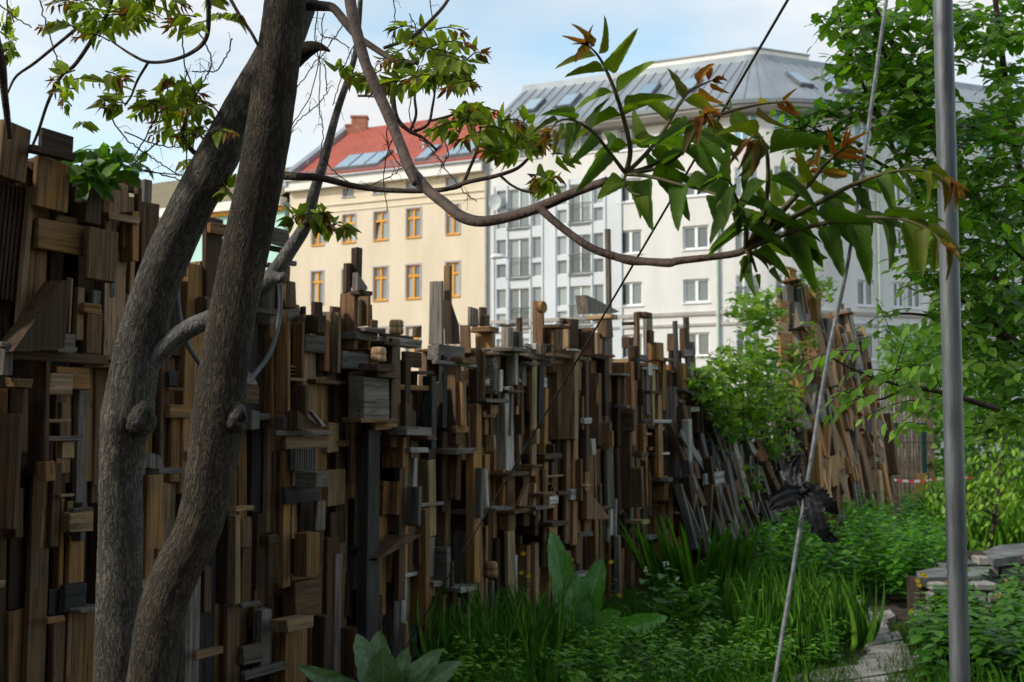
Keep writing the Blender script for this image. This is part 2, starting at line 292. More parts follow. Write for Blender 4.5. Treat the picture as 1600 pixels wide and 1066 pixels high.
# ------------------------------------------------------------------ buildings
class Facade:                              # a vertical plane: s runs to the right, z up, dep out towards the viewer
    def __init__(s, O, e): s.O = np.array([*O, 0.0]); s.e = np.array([*e, 0.0]); s.m = np.array([e[1], -e[0], 0.0])
    def P(s, a, z, dep=0.0): return s.O + s.e * a + s.m * dep + np.array([0, 0, z])
    def at(s, px, py):
        r = ray(px, py); t = s.m.dot(s.O - EYE) / s.m.dot(r); p = EYE + r * t
        return (p - s.O).dot(s.e), p[2]
    def box(s, mb, a0, a1, z0, z1, d0, d1):
        mb.hexa([s.P(a0, z0, d1), s.P(a1, z0, d1), s.P(a1, z0, d0), s.P(a0, z0, d0), s.P(a0, z1, d1), s.P(a1, z1, d1), s.P(a1, z1, d0), s.P(a0, z1, d0)])
    def wall(s, a0, a1, z0, z1, holes, depth=.22):
        mb = MB(); A = sorted({a0, a1, *[round(h[0], 4) for h in holes], *[round(h[1], 4) for h in holes]}); Zs = sorted({z0, z1, *[round(h[2], 4) for h in holes], *[round(h[3], 4) for h in holes]})
        A = [a for a in A if a0 <= a <= a1]; Zs = [z for z in Zs if z0 <= z <= z1]
        for i in range(len(A) - 1):
            for j in range(len(Zs) - 1):
                ca = (A[i] + A[i + 1]) / 2; cz = (Zs[j] + Zs[j + 1]) / 2
                if any(h[0] < ca < h[1] and h[2] < cz < h[3] for h in holes): continue
                mb.add([s.P(A[i], Zs[j]), s.P(A[i + 1], Zs[j]), s.P(A[i + 1], Zs[j + 1]), s.P(A[i], Zs[j + 1])], [(0, 1, 2, 3)])
        for h in holes:
            b, c, y, z = h[:4]
            for q in [((b, y), (b, z)), ((c, z), (c, y)), ((b, z), (c, z)), ((c, y), (b, y))]:
                (p0, p1), (p2, p3) = q
                mb.add([s.P(p0, p1), s.P(p2, p3), s.P(p2, p3, -depth), s.P(p0, p1, -depth)], [(0, 1, 2, 3)])
        return mb
def window(F, parent, h, mf, mp_, depth=.2, mull=1, trans=None, fw=.07, tilt=False, sill=True):
    a0, a1, z0, z1 = h[:4]; mb = MB(); d0, d1 = -depth, -depth + .07
    F.box(mb, a0, a0 + fw, z0, z1, d0, d1); F.box(mb, a1 - fw, a1, z0, z1, d0, d1)
    F.box(mb, a0 + fw, a1 - fw, z0, z0 + fw, d0, d1); F.box(mb, a0 + fw, a1 - fw, z1 - fw, z1, d0, d1)
    xs = [a0 + fw + (a1 - a0 - 2 * fw) * k / (mull + 1) for k in range(mull + 2)]
    for k in range(1, mull + 1): F.box(mb, xs[k] - fw * .8, xs[k] + fw * .8, z0 + fw, z1 - fw, d0 + .002, d1 + .02)
    zt = None
    if trans:
        zt = z0 + (z1 - z0) * trans
        F.box(mb, a0 + fw, a1 - fw, zt - fw * .9, zt + fw * .9, d0 + .003, d1 + .03)
    if sill: F.box(mb, a0 - .06, a1 + .06, z0 - .06, z0 - .004, -depth, .07)
    o = mb.build('window', mf, parent)
    zz = [(z0 + fw, z1 - fw)] if not zt else [(z0 + fw, zt), (zt, z1 - fw)]
    for k in range(mull + 1):
        for (y0, y1) in zz:
            b, c = xs[k], xs[k + 1]; dd = d0 + .025
            if tilt and y0 < z0 + .2 and k == 0:
                q = [F.P(b, y0, dd), F.P(c, y0, dd), F.P(c, y1, dd - .14), F.P(b, y1, dd - .14)]
            else: q = [F.P(b, y0, dd), F.P(c, y0, dd), F.P(c, y1, dd), F.P(b, y1, dd)]
            back = [p - F.m * .02 for p in q]
            MB().hexa([q[0], q[1], back[1], back[0], q[3], q[2], back[2], back[3]]).build('pane', mp_, o)
    return o
E1 = np.array([.885, -.466]); E1 /= np.linalg.norm(E1)
FA = Facade((-1.47, 70.0), E1)             # the street front shared by the cream, mint and white houses

def shell(F, a0, a1, z1, deep, mat, parent):   # side and rear walls behind a front
    mb = MB(); mb.add([F.P(a0, -.05, 0), F.P(a0, -.05, -deep), F.P(a0, z1, -deep), F.P(a0, z1, 0)], [(0, 1, 2, 3)])
    mb.add([F.P(a1, -.05, 0), F.P(a1, -.05, -deep), F.P(a1, z1, -deep), F.P(a1, z1, 0)], [(3, 2, 1, 0)])
    mb.add([F.P(a0, -.05, -deep), F.P(a1, -.05, -deep), F.P(a1, z1, -deep), F.P(a0, z1, -deep)], [(3, 2, 1, 0)])
    mb.build('rear_wall', mat, parent)

def cream_house():
    sL = FA.at(452, 400)[0]; sR = -.02; zE = 15.75
    e = empty('cream_house', FA.P((sL + sR) / 2, 0), 'cream rendered house with red tiled roof and orange window frames', 'house')
    cols = [(487, 505), (535, 554), (584, 605), (635, 656.5), (697, 717.5)]
    # the left edge of each column is extended by hidden columns of the same bay
    rowz = {}
    ref = [(637, 327, 371.5), (635, 415, 467), (635, 511, 566), (635, 612, 668)]
    rows = []
    for (x, t, b) in ref: rows.append((FA.at(x, b)[1], FA.at(x, t)[1]))
    holes = []
    for ri, (z0, z1) in enumerate(rows):
        for ci, (x0, x1) in enumerate(cols):
            a0 = FA.at(x0, 420)[0]; a1 = FA.at(x1, 420)[0]; holes.append((a0, a1, z0, z1, ri, ci))
    att = [(535, 553), (583, 604), (634, 656), (696, 717)]
    za0, za1 = FA.at(645, 297)[1], FA.at(645, 283)[1]
    aholes = [(FA.at(a, 290)[0], FA.at(b, 290)[0], za0, za1) for a, b in att]
    FA.wall(sL, sR, -.05, zE, holes + aholes).build('front_wall', M['cream'], e)
    shell(FA, sL, sR, zE, 12, M['cream'], e)
    for h in holes: window(FA, e, h, M['frame_o'], M['pane'], .16, 1, .68, .075, tilt=(h[4] == 0 and h[5] == 2))
    for h in holes:
        mb = MB()
        for (a, b, c, d) in [(h[0] - .09, h[0] - .003, h[2] - .02, h[3] + .09), (h[1] + .003, h[1] + .09, h[2] - .02, h[3] + .09), (h[0] - .003, h[1] + .003, h[3] + .003, h[3] + .09)]: FA.box(mb, a, b, c, d, .002, .03)
        mb.build('window_surround', M['reveal'], e)
    for h in aholes: window(FA, e, h, M['reveal'], M['pane'], .16, 0, None, .05)
    mb = MB()
    FA.box(mb, sL, sR, za0 - .45, za0 - .38, .003, .08); FA.box(mb, sL, sR, za0 - .85, za0 - .8, .003, .05)
    mb.build('string_course', M['cream'], e)
    mb = MB(); FA.box(mb, sL - .05, sR, zE - .05, zE + .5, -.3, .45); mb.build('cornice', M['trim'], e)
    mb = MB(); FA.box(mb, sL - .05, sR, zE + .502, zE + .6, .2, .6); mb.build('gutter', M['zinc'], e)
    # roof
    z0 = zE + .55; z1 = FA.at(700, 183)[1]; rd = -6.2
    for _ in range(20):                     # ridge height seen at (700,183) at its own depth
        r = ray(700, 183); t = FA.m.dot(FA.P(0, 0, rd) - EYE) / FA.m.dot(r); z1 = (EYE + r * t)[2]
    q = [FA.P(sL, z0, .5), FA.P(sR, z0, .5), FA.P(sR, z1, rd), FA.P(sL, z1, rd), FA.P(sL, z0, -13), FA.P(sR, z0, -13)]
    slope = math.hypot(z1 - z0, .5 - rd); W = sR - sL
    rf = mesh('roof', q, [(0, 1, 2, 3), (3, 2, 5, 4)], M['tiles'], e, uv=[(0, 0), (W, 0), (W, slope), (0, slope), (0, 0), (W, 0)])
    mesh('gable_wall', [FA.P(sL, zE, 0), FA.P(sL, zE, -12.5), FA.P(sL, z1, rd), FA.P(sL + .01, zE, 0)], [(0, 1, 2)], M['cream'], e)
    mb = MB()                               # grey verge wall at the left gable
    for (a, b) in [((.55, z0), (rd, z1))]:
        P = lambda s_, dz, k: FA.P(s_, (z0, z1)[k] + dz, (.55, rd)[k])
        mb.hexa([P(sL - .35, -.3, 0), P(sL + .15, -.3, 0), P(sL + .15, -.3, 1), P(sL - .35, -.3, 1), P(sL - .35, .35, 0), P(sL + .15, .35, 0), P(sL + .15, .35, 1), P(sL - .35, .35, 1)])
    mb.build('verge', M['zinc'], rf)
    def onroof(s_, f): return FA.P(s_, z0 + (z1 - z0) * f, .5 + (rd - .5) * f)
    nrm = np.cross(onroof(1, 0) - onroof(0, 0), onroof(0, 1) - onroof(0, 0)); nrm /= np.linalg.norm(nrm)
    def roof_s(px, f):                     # s such that the roof point at slope fraction f is seen at px
        lo, hi = -40, 5
        for _ in range(40):
            mdl = (lo + hi) / 2; p = onroof(mdl, f); x = 800 + FPX * p[0] / (p[1] * math.cos(PITCH) + (p[2] - 1.6) * math.sin(PITCH))
            if x < px: lo = mdl
            else: hi = mdl
        return lo
    for a, b in [(525, 547), (548, 571), (572, 593), (652, 670), (698, 716), (717, 738)]:
        s0, s1 = roof_s(a, .14), roof_s(b, .14); p = [onroof(s0, .1), onroof(s1, .1), onroof(s1, .36), onroof(s0, .36)]
        fr = MB().hexa([*[x + nrm * .01 for x in p], *[x + nrm * .14 for x in p]]).build('roof_window', M['rail'], rf)
        c = sum(p) / 4; p2 = [c + (x - c) * .9 + nrm * .143 for x in p]
        MB().hexa([*p2, *[x + nrm * .015 for x in p2]]).build('pane', M['skyl'], rf)
    mb = MB(); s_ = sL + .6                 # snow guard
    k0 = onroof(0, .045) + nrm * .35 - onroof(0, 0)
    for dz in (.12, .24, .36): 
        a = onroof(sL + .3, .045) + nrm * dz; b = onroof(sR - .3, .045) + nrm * dz; mb.tube([a, b], .022, 5)
    while s_ < sR - .4:
        a = onroof(s_, .045); mb.tube([a, a + nrm * .38], .02, 5); s_ += .45
    mb.build('snow_guard', M['zinc'], rf)
    for px_, wdt in ((562, 1.0), (551, .8)):
        c = FA.P(roof_s(px_, .97), z1 - .4, rd + .2); mb = MB(); mb.box(c - [wdt / 2, .4, .3], c + [wdt / 2, .4, 1.0 if wdt == 1 else .5]); mb.box(c + [-wdt / 2 - .06, -.46, .98 if wdt == 1 else .48], c + [wdt / 2 + .06, .46, 1.1 if wdt == 1 else .6])
        mb.build('chimney', M['chim'], rf)
    for (px_, f) in ((480, .3), (620, .32), (662, .35), (700, .38)):
        c = onroof(roof_s(px_, f), f); MB().tube([c, c + np.array([0, 0, .4])], .09, 8).build('vent_pipe', M['lampm'], rf)
cream_house()

def mint_house():
    sR = FA.at(452, 400)[0] - .38; sL = FA.at(120, 400)[0]; zE = 15.2
    e = empty('mint_house', FA.P((sL + sR) / 2, 0), 'pale mint house with mossy roof behind the two tree trunks', 'house')
    holes = []
    for zc in (2.0, 5.4, 8.6, 11.7):
        s_ = sL + 1.2
        while s_ < sR - 1.4: holes.append((s_, s_ + 1.0, zc, zc + 1.7)); s_ += 2.5
    FA.wall(sL, sR, -.05, zE, holes).build('front_wall', M['mint'], e); shell(FA, sL, sR, zE, 12, M['mint'], e)
    for h in holes: window(FA, e, h, M['frame_w'], M['pane'], .18, 1, .65, .07)
    mb = MB(); FA.box(mb, sL, sR, zE - .55, zE - .3, .003, .2); mb.build('string_course', M['frame_o'], e)
    mb = MB(); FA.box(mb, sL, sR, zE - .3, zE + .25, -.2, .5); mb.build('cornice', M['trim'], e)
    z1 = zE + 3.6; rd = -6
    ks = 24; V = []; F = []
    for k in range(ks + 1):
        a = sL + (sR - sL) * k / ks; V += [FA.P(a, zE + .25, .45), FA.P(a, (zE + z1) / 2 + .3 + rnd(-.06, .06), -2.6), FA.P(a, z1 + rnd(-.05, .05), rd), FA.P(a, zE, -12.5)]
        if k:
            for j in range(3): F.append(((k - 1) * 4 + j, k * 4 + j, k * 4 + j + 1, (k - 1) * 4 + j + 1))
    rf = mesh('roof', V, F, M['moss'], e)
    for f, dx in ((.35, -1.6), (.5, -4.2), (.4, -9.5)):
        c = FA.P(sR + dx, zE + .25 + (z1 - zE) * f, .45 + (rd - .45) * f) + [0, 0, .12]; mb = MB(); u = FA.e * .4; v = np.array([0, 0, .3]) - FA.m * .5
        mb.hexa([c - u - v, c + u - v, c + u + v, c - u + v, c - u - v + [0, 0, .2], c + u - v + [0, 0, .2], c + u + v + [0, 0, .2], c - u + v + [0, 0, .2]]); mb.build('roof_window', M['skyl'], rf)
mint_house()

# white corner house: front 1 along FA, a round corner, front 2 running away to the right
S1 = FA.at(1125, 400)[0]; RC = 6.0
e1 = FA.e[:2]; e2 = np.array([.91, .414]); e2 /= np.linalg.norm(e2)
P1 = FA.P(S1, 0)[:2]; n_in = np.array([-e1[1], e1[0]]); CC = P1 + n_in * RC     # centre of the round corner
ang1 = math.atan2(e1[1], e1[0]); ang2 = math.atan2(e2[1], e2[0]); TURN = ang2 - ang1
P2 = CC + np.array([math.sin(ang2), -math.cos(ang2)]) * RC
FB = Facade(P2, e2); LB = 34.0
def path(n_arc=14):                         # points and outward normals along the front
    o = [(FA.P(0, 0)[:2], FA.m[:2], 0.0), (P1, FA.m[:2], S1)]
    for k in range(1, n_arc):
        a = ang1 + TURN * k / n_arc; nn = np.array([math.sin(a), -math.cos(a)]); o.append((CC + nn * RC, nn, S1 + RC * TURN * k / n_arc))
    o += [(P2, FB.m[:2], S1 + RC * TURN), (FB.P(LB, 0)[:2], FB.m[:2], S1 + RC * TURN + LB)]
    return o
def sweep(profile, name, mat, parent, pts=None, closed=True, smooth=False):
    pts = pts or path(); V = []; F = []; k = len(profile)
    for (p, nn, _) in pts:
        for (d, z) in profile: q = p + nn * d; V.append((q[0], q[1], z))
    for i in range(len(pts) - 1):
        for j in range(k if closed else k - 1): F.append((i * k + j, (i + 1) * k + j, (i + 1) * k + (j + 1) % k, i * k + (j + 1) % k))
    if closed: F.append(tuple(range(k))); F.append(tuple((len(pts) - 1) * k + j for j in range(k))[::-1])
    return mesh(name, V, F, mat, parent)
def white_house():
    zE = 17.2
    e = empty('white_apartment_house', (P1[0], P1[1], 0), 'white apartment house with rounded corner and grey metal mansard roof', 'apartment house')
    st = 2.72
    zr = lambda x, y: FA.at(x, y)[1]; sr = lambda x: FA.at(x, 400)[0]
    holes = []; W = []
    def add(x0, x1, y0, y1, rows, kind, ref):
        g_ = .9 if kind in ('single', 'french') else 0; a0, a1 = sr(x0 - g_), sr(x1 + g_); z1, z0 = zr(ref, y0 - g_), zr(ref, y1 + g_)
        for k in rows:
            h = (a0, a1, z0 + st * k, z1 + st * k); holes.append(h); W.append((h, kind, k))
    for x0, x1, rf_, yt in ((966, 1003, 985, 441), (1067, 1107.5, 1087, 436)): add(x0, x1, yt, yt + 37, (-2, -1, 0, 1, 2, 3), 'double', rf_)
    for g, yy in ((0, 0), (96, -6)):
        x = 0 if g == 0 else 1
        add(777 + g - x, 790 + g - x, 376 + yy, 404 + yy, (-2, -1, 0, 1), 'single', 783 + g); add(777 + g - x, 790 + g - x, 414 + yy, 434 + yy, (-2, -1, 0, 1), 'single', 783 + g)
        add(796 + g, 826 + g, 374 + yy, 433 + yy, (-2, -1, 0, 1), 'french', 810 + g)
        add(833 + g, 846 + g, 371 + yy, 403 + yy, (-2, -1, 0, 1), 'single', 840 + g); add(833 + g, 846 + g, 411 + yy, 431 + yy, (-2, -1, 0, 1), 'single', 840 + g)
    add(774, 846, 208, 249, (0,), 'strip', 810); add(870, 942, 198, 240, (0,), 'strip', 905)
    holes_f = [h for h in holes]
    FA.wall(0, S1, -.05, zE, holes_f).build('front_wall', M['white'], e)
    # pale panelling of the bay
    mb = MB(); b0, b1 = sr(770), sr(973); zb1 = zr(800, 289); bh = [h for h, k, _ in W if k in ('single', 'french')]
    pan = FA.wall(b0, b1, .2, zb1, [h for h in bh if h[3] < zb1], .0)
    pan.v = [tuple(np.array(v) + FA.m * .03) for v in pan.v]
    pan.build('bay_panelling', M['panel'], e)
    mb = MB()
    for x in (772, 793, 829, 848, 868, 889, 925, 946, 971): a = sr(x); FA.box(mb, a - .05, a + .05, .2, zb1, .032, .09)
    mb.build('bay_mullions', M['panel'], e)
    for h, k, r_ in W:
        if k == 'double': window(FA, e, h, M['frame_w'], M['pane_d'], .2, 1, None, .1)
        elif k == 'french':
            window(FA, e, h, M['frame_w'], M['pane'], .16, 1, None, .05, sill=False)
            mb = MB(); zt = h[2] + (h[3] - h[2]) * .5
            for z in (h[2] + .08, zt): FA.box(mb, h[0] - .06, h[1] + .06, z - .025, z + .025, .1, .14)
            a = h[0]
            while a < h[1]: FA.box(mb, a, a + .02, h[2] + .105, zt - .027, .11, .13); a += .12
            FA.box(mb, h[0] - .1, h[1] + .1, h[2] - .1, h[2] - .01, .032, .12)
            mb.build('balcony_railing', M['rail'], e)
        elif k == 'strip':
            window(FA, e, h, M['frame_w'], M['pane'], .2, 3, None, .08)
            mb = MB(); zt = h[2] + .75
            for z in (h[2] + .1, zt): FA.box(mb, h[0], h[1], z - .025, z + .025, .1, .14)
            a = h[0]
            while a < h[1]: FA.box(mb, a, a + .02, h[2] + .127, zt - .027, .11, .13); a += .13
            mb.build('balcony_railing', M['rail'], e)
        else: window(FA, e, h, M['frame_w'], M['pane'], .14, 0, None, .035, sill=False)
    # satellite dish on the bay
    c = FA.P(sr(779), zr(779, 318), .35); mb = MB(); V = []; F = []
    for j in range(5):
        for k in range(14): a = 2 * math.pi * k / 14; rr = .1 * j; V.append(c + FA.e * rr * math.cos(a) + np.array([0, 0, 1.15 * rr * math.sin(a)]) + FA.m * (rr ** 2 * .6))
    for j in range(4):
        for k in range(14): F.append((j * 14 + k, j * 14 + (k + 1) % 14, (j + 1) * 14 + (k + 1) % 14, (j + 1) * 14 + k))
    mb.add(V, F); mb.tube([c, c - FA.m * .3 - [0, 0, .5]], .03, 6); mb.build('satellite_dish', M['lampm'], e)
    # corner: upright wall strips with openings per storey
    na = 14; arc = path(na)[1:na + 2]
    rowsz = [(zr(1087, 473) + st * k, zr(1087, 436) + st * k) for k in (-2, -1, 0, 1, 2, 3)]
    glaz = {2, 3, 4, 7, 8, 9, 10}
    mb = MB(); SEG = []
    for i in range(na):
        (p, n0, _), (q, n1, _) = arc[i], arc[i + 1]; zs = [-.05] + [z for r_ in rowsz for z in (r_[0] - .25, r_[1] + .1)] + [zE]
        for j in range(len(zs) - 1):
            if i in glaz and j % 2 == 1:
                SEG.append((p, q, n0, n1, zs[j], zs[j + 1])); continue
            mb.add([(p[0], p[1], zs[j]), (q[0], q[1], zs[j]), (q[0], q[1], zs[j + 1]), (p[0], p[1], zs[j + 1])], [(0, 1, 2, 3)])
    mb.build('corner_wall', M['white'], e)
    for (p, q, n0, n1, za, zb) in SEG:
        nn = (n0 + n1) / 2; nn = nn / np.linalg.norm(nn); ee = (q - p); wd = np.linalg.norm(ee); f = Facade(p, ee / wd)
        window(f, e, (.0, wd, za, zb), M['frame_w'], M['pane_b'] if zb > 15 else M['pane'], .1, 0, None, .06, sill=False)
        if zb <= 15:
            mb = MB(); f.box(mb, 0, wd, za + .9, za + .95, .03, .07)
            for k in range(3): f.box(mb, wd * (k + .5) / 3 - .01, wd * (k + .5) / 3 + .01, za + .05, za + .9, .04, .06)
            mb.build('balcony_railing', M['rail'], e)
    # front 2
    sb = lambda x, y=440: FB.at(x, y)[0]
    holes2 = []
    b = [(1340, 1366), (1396, 1414), (1418, 1440), (1290, 1312)]
    zz = (FB.at(1352, 478)[1], FB.at(1352, 438)[1])
    xs = [(sb(a), sb(c)) for a, c in b]; s0 = xs[2][1] + 1.5
    while s0 < LB - 2: xs.append((s0, s0 + 1.5)); s0 += 2.9
    for a, c in xs:
        for k in (-2, -1, 0, 1, 2, 3):
            if a > .1: holes2.append((a, c, zz[0] + st * k, zz[1] + st * k))
    FB.wall(0, LB, -.05, zE, holes2).build('front_wall', M['white'], e)
    for h in holes2: window(FB, e, h, M['frame_w'], M['pane_b'] if h[3] > 14.5 else M['pane_d'], .2, 1, None, .09)
    # bands, cornice, eaves
    zb = zr(1050, 492)
    pts = path()
    sweep([(.003, zb - .08), (.1, zb - .08), (.1, zb + .1), (.003, zb + .1)], 'string_course', M['cornice'], e, pts)
    sweep([(.003, zb - .62), (.08, zb - .62), (.08, zb - .5), (.003, zb - .5)], 'string_course', M['cornice'], e, pts)
    sweep([(-.2, zE), (.55, zE + .05), (.75, zE + .28), (.75, zE + .42), (-.2, zE + .5)], 'eaves', M['cornice'], e, pts)
    sweep([(.55, zE + .43), (.86, zE + .43), (.9, zE + .62), (.78, zE + .62), (.74, zE + .5), (.55, zE + .5)], 'gutter', M['zinc'], e, pts)
    z0 = zE + .5; z1 = 21.35; inn = -4.6
    rf = sweep([(.6, z0), (inn, z1), (inn - .2, z1 + .02), (inn - .6, z0)], 'roof', M['zinc'], e, pts)
    sweep([(inn + .15, z1 - .12), (inn + .15, z1 + .25), (inn - .5, z1 + .25), (inn - .5, z1 - .12)], 'roof_edge', M['zinc'], rf, pts)
    # standing seams
    tot = S1 + RC * TURN + LB
    def fr_(s_):
        if s_ <= S1: return FA.P(s_, 0)[:2], FA.m[:2]
        if s_ >= S1 + RC * TURN: return FB.P(s_ - S1 - RC * TURN, 0)[:2], FB.m[:2]
        a = ang1 + (s_ - S1) / RC; nn = np.array([math.sin(a), -math.cos(a)]); return CC + nn * RC, nn
    s_ = .3
    while s_ < tot - 8:
        p, nn = fr_(s_); tg = np.array([-nn[1], nn[0]]); V = []
        for (d, z) in ((.58, z0 + .02), (inn, z1 + .02)):
            for (o_, h_) in ((-.02, 0), (.02, 0), (.02, .05), (-.02, .05)): q = p + nn * d + tg * o_; V.append((q[0], q[1], z + h_))
        MB().add(V, [(0, 1, 2, 3), (7, 6, 5, 4), (0, 4, 5, 1), (1, 5, 6, 2), (2, 6, 7, 3), (3, 7, 4, 0)]).build('roof_seam', M['zinc'], rf)
        s_ += .62 if s_ < S1 or s_ > S1 + RC * TURN else .8
    # roof windows
    def rpt(s_, f): p, nn = fr_(s_); q = p + nn * (.6 + (inn - .6) * f); return np.array([q[0], q[1], z0 + (z1 - z0) * f])
    def s_at(px, f):
        lo, hi = 0, tot
        for _ in range(45):
            md = (lo + hi) / 2; p = rpt(md, f); x = 800 + FPX * p[0] / (p[1] * math.cos(PITCH) + (p[2] - 1.6) * math.sin(PITCH))
            if x < px: lo = md
            else: hi = md
        return lo
    for px_ in (833, 889, 1013, 1078, 1246, 1305, 1362):
        c = s_at(px_, .5); wd = .48; p = [rpt(c - wd, .36), rpt(c + wd, .36), rpt(c + wd, .64), rpt(c - wd, .64)]
        nrm = np.cross(p[1] - p[0], p[3] - p[0]); nrm /= np.linalg.norm(nrm)
        fr = MB().hexa([*[x + nrm * .02 for x in p], *[x + nrm * .2 for x in p]]).build('roof_window', M['rail'], rf)
        cc_ = sum(p) / 4; p2 = [cc_ + (x - cc_) * .86 + nrm * .203 for x in p]; MB().hexa([*p2, *[x + nrm * .02 for x in p2]]).build('pane', M['skyl'], rf)
    # set-back parapet on top
    pp = [t for t in pts if t[2] > 6.0 - .1]; p0, n0 = fr_(7.2); pe, ne = fr_(S1 + RC * TURN + 3.4)
    pp = [(p0, n0, 7.2)] + [t for t in pts if 7.2 < t[2] < S1 + RC * TURN + 3.4] + [(pe, ne, 0)]
    sweep([(inn - .9, z1 - .1), (inn - .9, z1 + .85), (inn - 1.3, z1 + .85), (inn - 1.3, z1 - .1)], 'parapet', M['trim'], rf, pp)
    sweep([(inn - .8, z1 + .853), (inn - .8, z1 + .93), (inn - 1.4, z1 + .93), (inn - 1.4, z1 + .853)], 'parapet_cap', M['zinc'], rf, pp)
    # down pipes
    for f, a in ((FA, sr(1132.5) if sr(1132.5) < S1 else S1 - .1), (FA, .12), (FB, sb(1372))):
        MB().tube([f.P(a, 0, .12), f.P(a, zE, .12)], .09, 8).build('downpipe', M['pipe'] if f is not FA or a > 1 else M['cornice'], e)
    # rear body so the house has depth
    bk = MB(); a, b, c, d = FA.P(0, 0), FA.P(0, 0, -12), FB.P(LB, 0, -12), FB.P(LB, 0)
    for (p, q) in ((a, b), (b, c), (c, d)): bk.add([(p[0], p[1], -.05), (q[0], q[1], -.05), (q[0], q[1], zE), (p[0], p[1], zE)], [(0, 1, 2, 3)])
    bk.build('rear_wall', M['white'], e)
    mesh('gable_wall', [FA.P(0, zE, 0), FA.P(0, zE, -12), FA.P(0, z1, -12), FA.P(0, z1, inn), FA.P(0, zE + .4, .5)], [(0, 1, 2, 3, 4)], M['white'], e)
white_house()

def street_lamp():
    d = 56.0; b = pix(795, 560, d); top = pix(795, 404, d); x, y = top[0], top[1]
    e = empty('street_lamp', (x, y, 0), 'slim grey street lamp standing in front of the white house', 'street lamp')
    MB().tube([(x, y, 0), (x, y, top[2] - 1), (x, y, top[2])], [.09, .06, .045], 10).build('post', M['lampm'], e)
    h = pix(779, 402, d); MB().tube([top, (top + h) / 2 + [0, 0, .06], h], .03, 8).build('arm', M['lampm'], e)
    mb = MB(); V = []
    P, r_ = smooth_path([h + [.35, 0, 0], h + [.1, 0, .03], h + [-.2, 0, .02], h + [-.38, 0, -.02]], [.03, .11, .12, .03], 4)
    mb.tube(P, r_, 10); mb.build('lamp_head', M['frame_w'], e)
street_lamp()

def sky_blocker_house():
    """an unseen house added behind the viewpoint to keep that half of the sky off the wall"""
    F = Facade((26.0, -15.0), (-1.0, 0.0)); W = 60.0; H = 12.5  # added out of view, only to block sky light
    e = empty('added_brick_house', (-4, -15, 0), 'unseen dark brick house added behind the viewpoint to block the sky', 'house')
    holes = [(a, a + 1.1, z, z + 1.7) for a in np.arange(2, W - 2, 3.4) for z in (1.0, 4.3, 7.6, 10.2)]
    F.wall(0, W, -.05, H, holes).build('front_wall', M['rbrick'], e); shell(F, 0, W, H, 10, M['rbrick'], e)
    for h in holes: window(F, e, h, M['frame_w'], M['pane_d'], .2, 1, .7, .07)
    mesh('roof', [F.P(0, H, .4), F.P(W, H, .4), F.P(W, H + 3.5, -5), F.P(0, H + 3.5, -5), F.P(0, H, -10.4), F.P(W, H, -10.4)], [(0, 1, 2, 3), (3, 2, 5, 4)], M['moss'], e)
sky_blocker_house()
# ------------------------------------------------------------------ the wall of reclaimed timber
UH = np.array([.4752, .8799, 0]); NH = np.array([.8799, -.4752, 0]); WC = NH[0] * -5.77; U0 = 5.77 * UH[0]
def wpt(u, z, wv): return UH * (u - U0) + NH * (WC + wv) + np.array([0, 0, z])
def wray(px, py, wv):                      # photo pixel -> (u, z) on the wall's plane at relief wv
    r = ray(px, py); t = (WC + wv) / NH.dot(r); p = EYE + r * t
    return p.dot(UH) + U0, p[2]
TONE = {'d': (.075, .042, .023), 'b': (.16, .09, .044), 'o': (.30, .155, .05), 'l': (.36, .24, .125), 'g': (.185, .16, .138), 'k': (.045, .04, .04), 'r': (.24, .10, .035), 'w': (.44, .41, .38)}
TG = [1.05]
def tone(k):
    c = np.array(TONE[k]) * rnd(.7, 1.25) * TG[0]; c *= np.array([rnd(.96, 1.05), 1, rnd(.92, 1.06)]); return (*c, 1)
UPV = np.array([0, 0, 1.0])
def timber(parent, ctr, ax, dims, tn, name='plank', jit=.006, bev=.004):
    """one piece of timber: dims along three axes ax (world vectors); the grain follows the longest"""
    order = sorted(range(3), key=lambda i: dims[i]); a, b, c = order
    A = [np.array(ax[i], float) for i in (a, b, c)]
    if np.dot(np.cross(A[0], A[1]), A[2]) < 0: A[0] = -A[0]
    h = np.array([dims[a], dims[b], dims[c]]) / 2
    bm = bmesh.new(); vs_ = []
    for sx in (-1, 1):
        for sy in (-1, 1):
            for sz in (-1, 1):
                j = [rnd(-jit, jit) * min(1, hh / .03) for hh in h]
                vs_.append(bm.verts.new((sx * h[0] + j[0], sy * h[1] + j[1], sz * h[2] + j[2] + sz * rnd(0, jit))))
    for f in ((0, 1, 3, 2), (4, 6, 7, 5), (0, 4, 5, 1), (2, 3, 7, 6), (0, 2, 6, 4), (1, 5, 7, 3)): bm.faces.new([vs_[i] for i in f])
    bmesh.ops.bevel(bm, geom=bm.edges[:], offset=min(bev, h[0] * .5), segments=1, affect='EDGES', profile=.5)
    bmesh.ops.recalc_face_normals(bm, faces=bm.faces[:])
    me = bpy.data.meshes.new(name); bm.to_mesh(me); bm.free(); me.materials.append(M['wood'])
    o = bpy.data.objects.new(name, me); COL.objects.link(o)
    m = Matrix.Identity(4)
    for i in range(3):
        for k in range(3): m[k][i] = A[i][k]
    o.rotation_euler = m.to_euler(); o.parent = parent; o.location = ctr - ORG[parent.name]; o.color = tone(tn); ORG[o.name] = np.array(ctr)
    return o
def wname(du, dz, dw):
    m = sorted((du, dz, dw))
    if m[2] < m[0] * 3.2 and m[0] > .05: return 'block'
    if dz < .09 and (du > dz * 2 or dw > dz * 2): return 'shelf_board'
    if m[1] < .07: return 'batten'
    return 'plank'
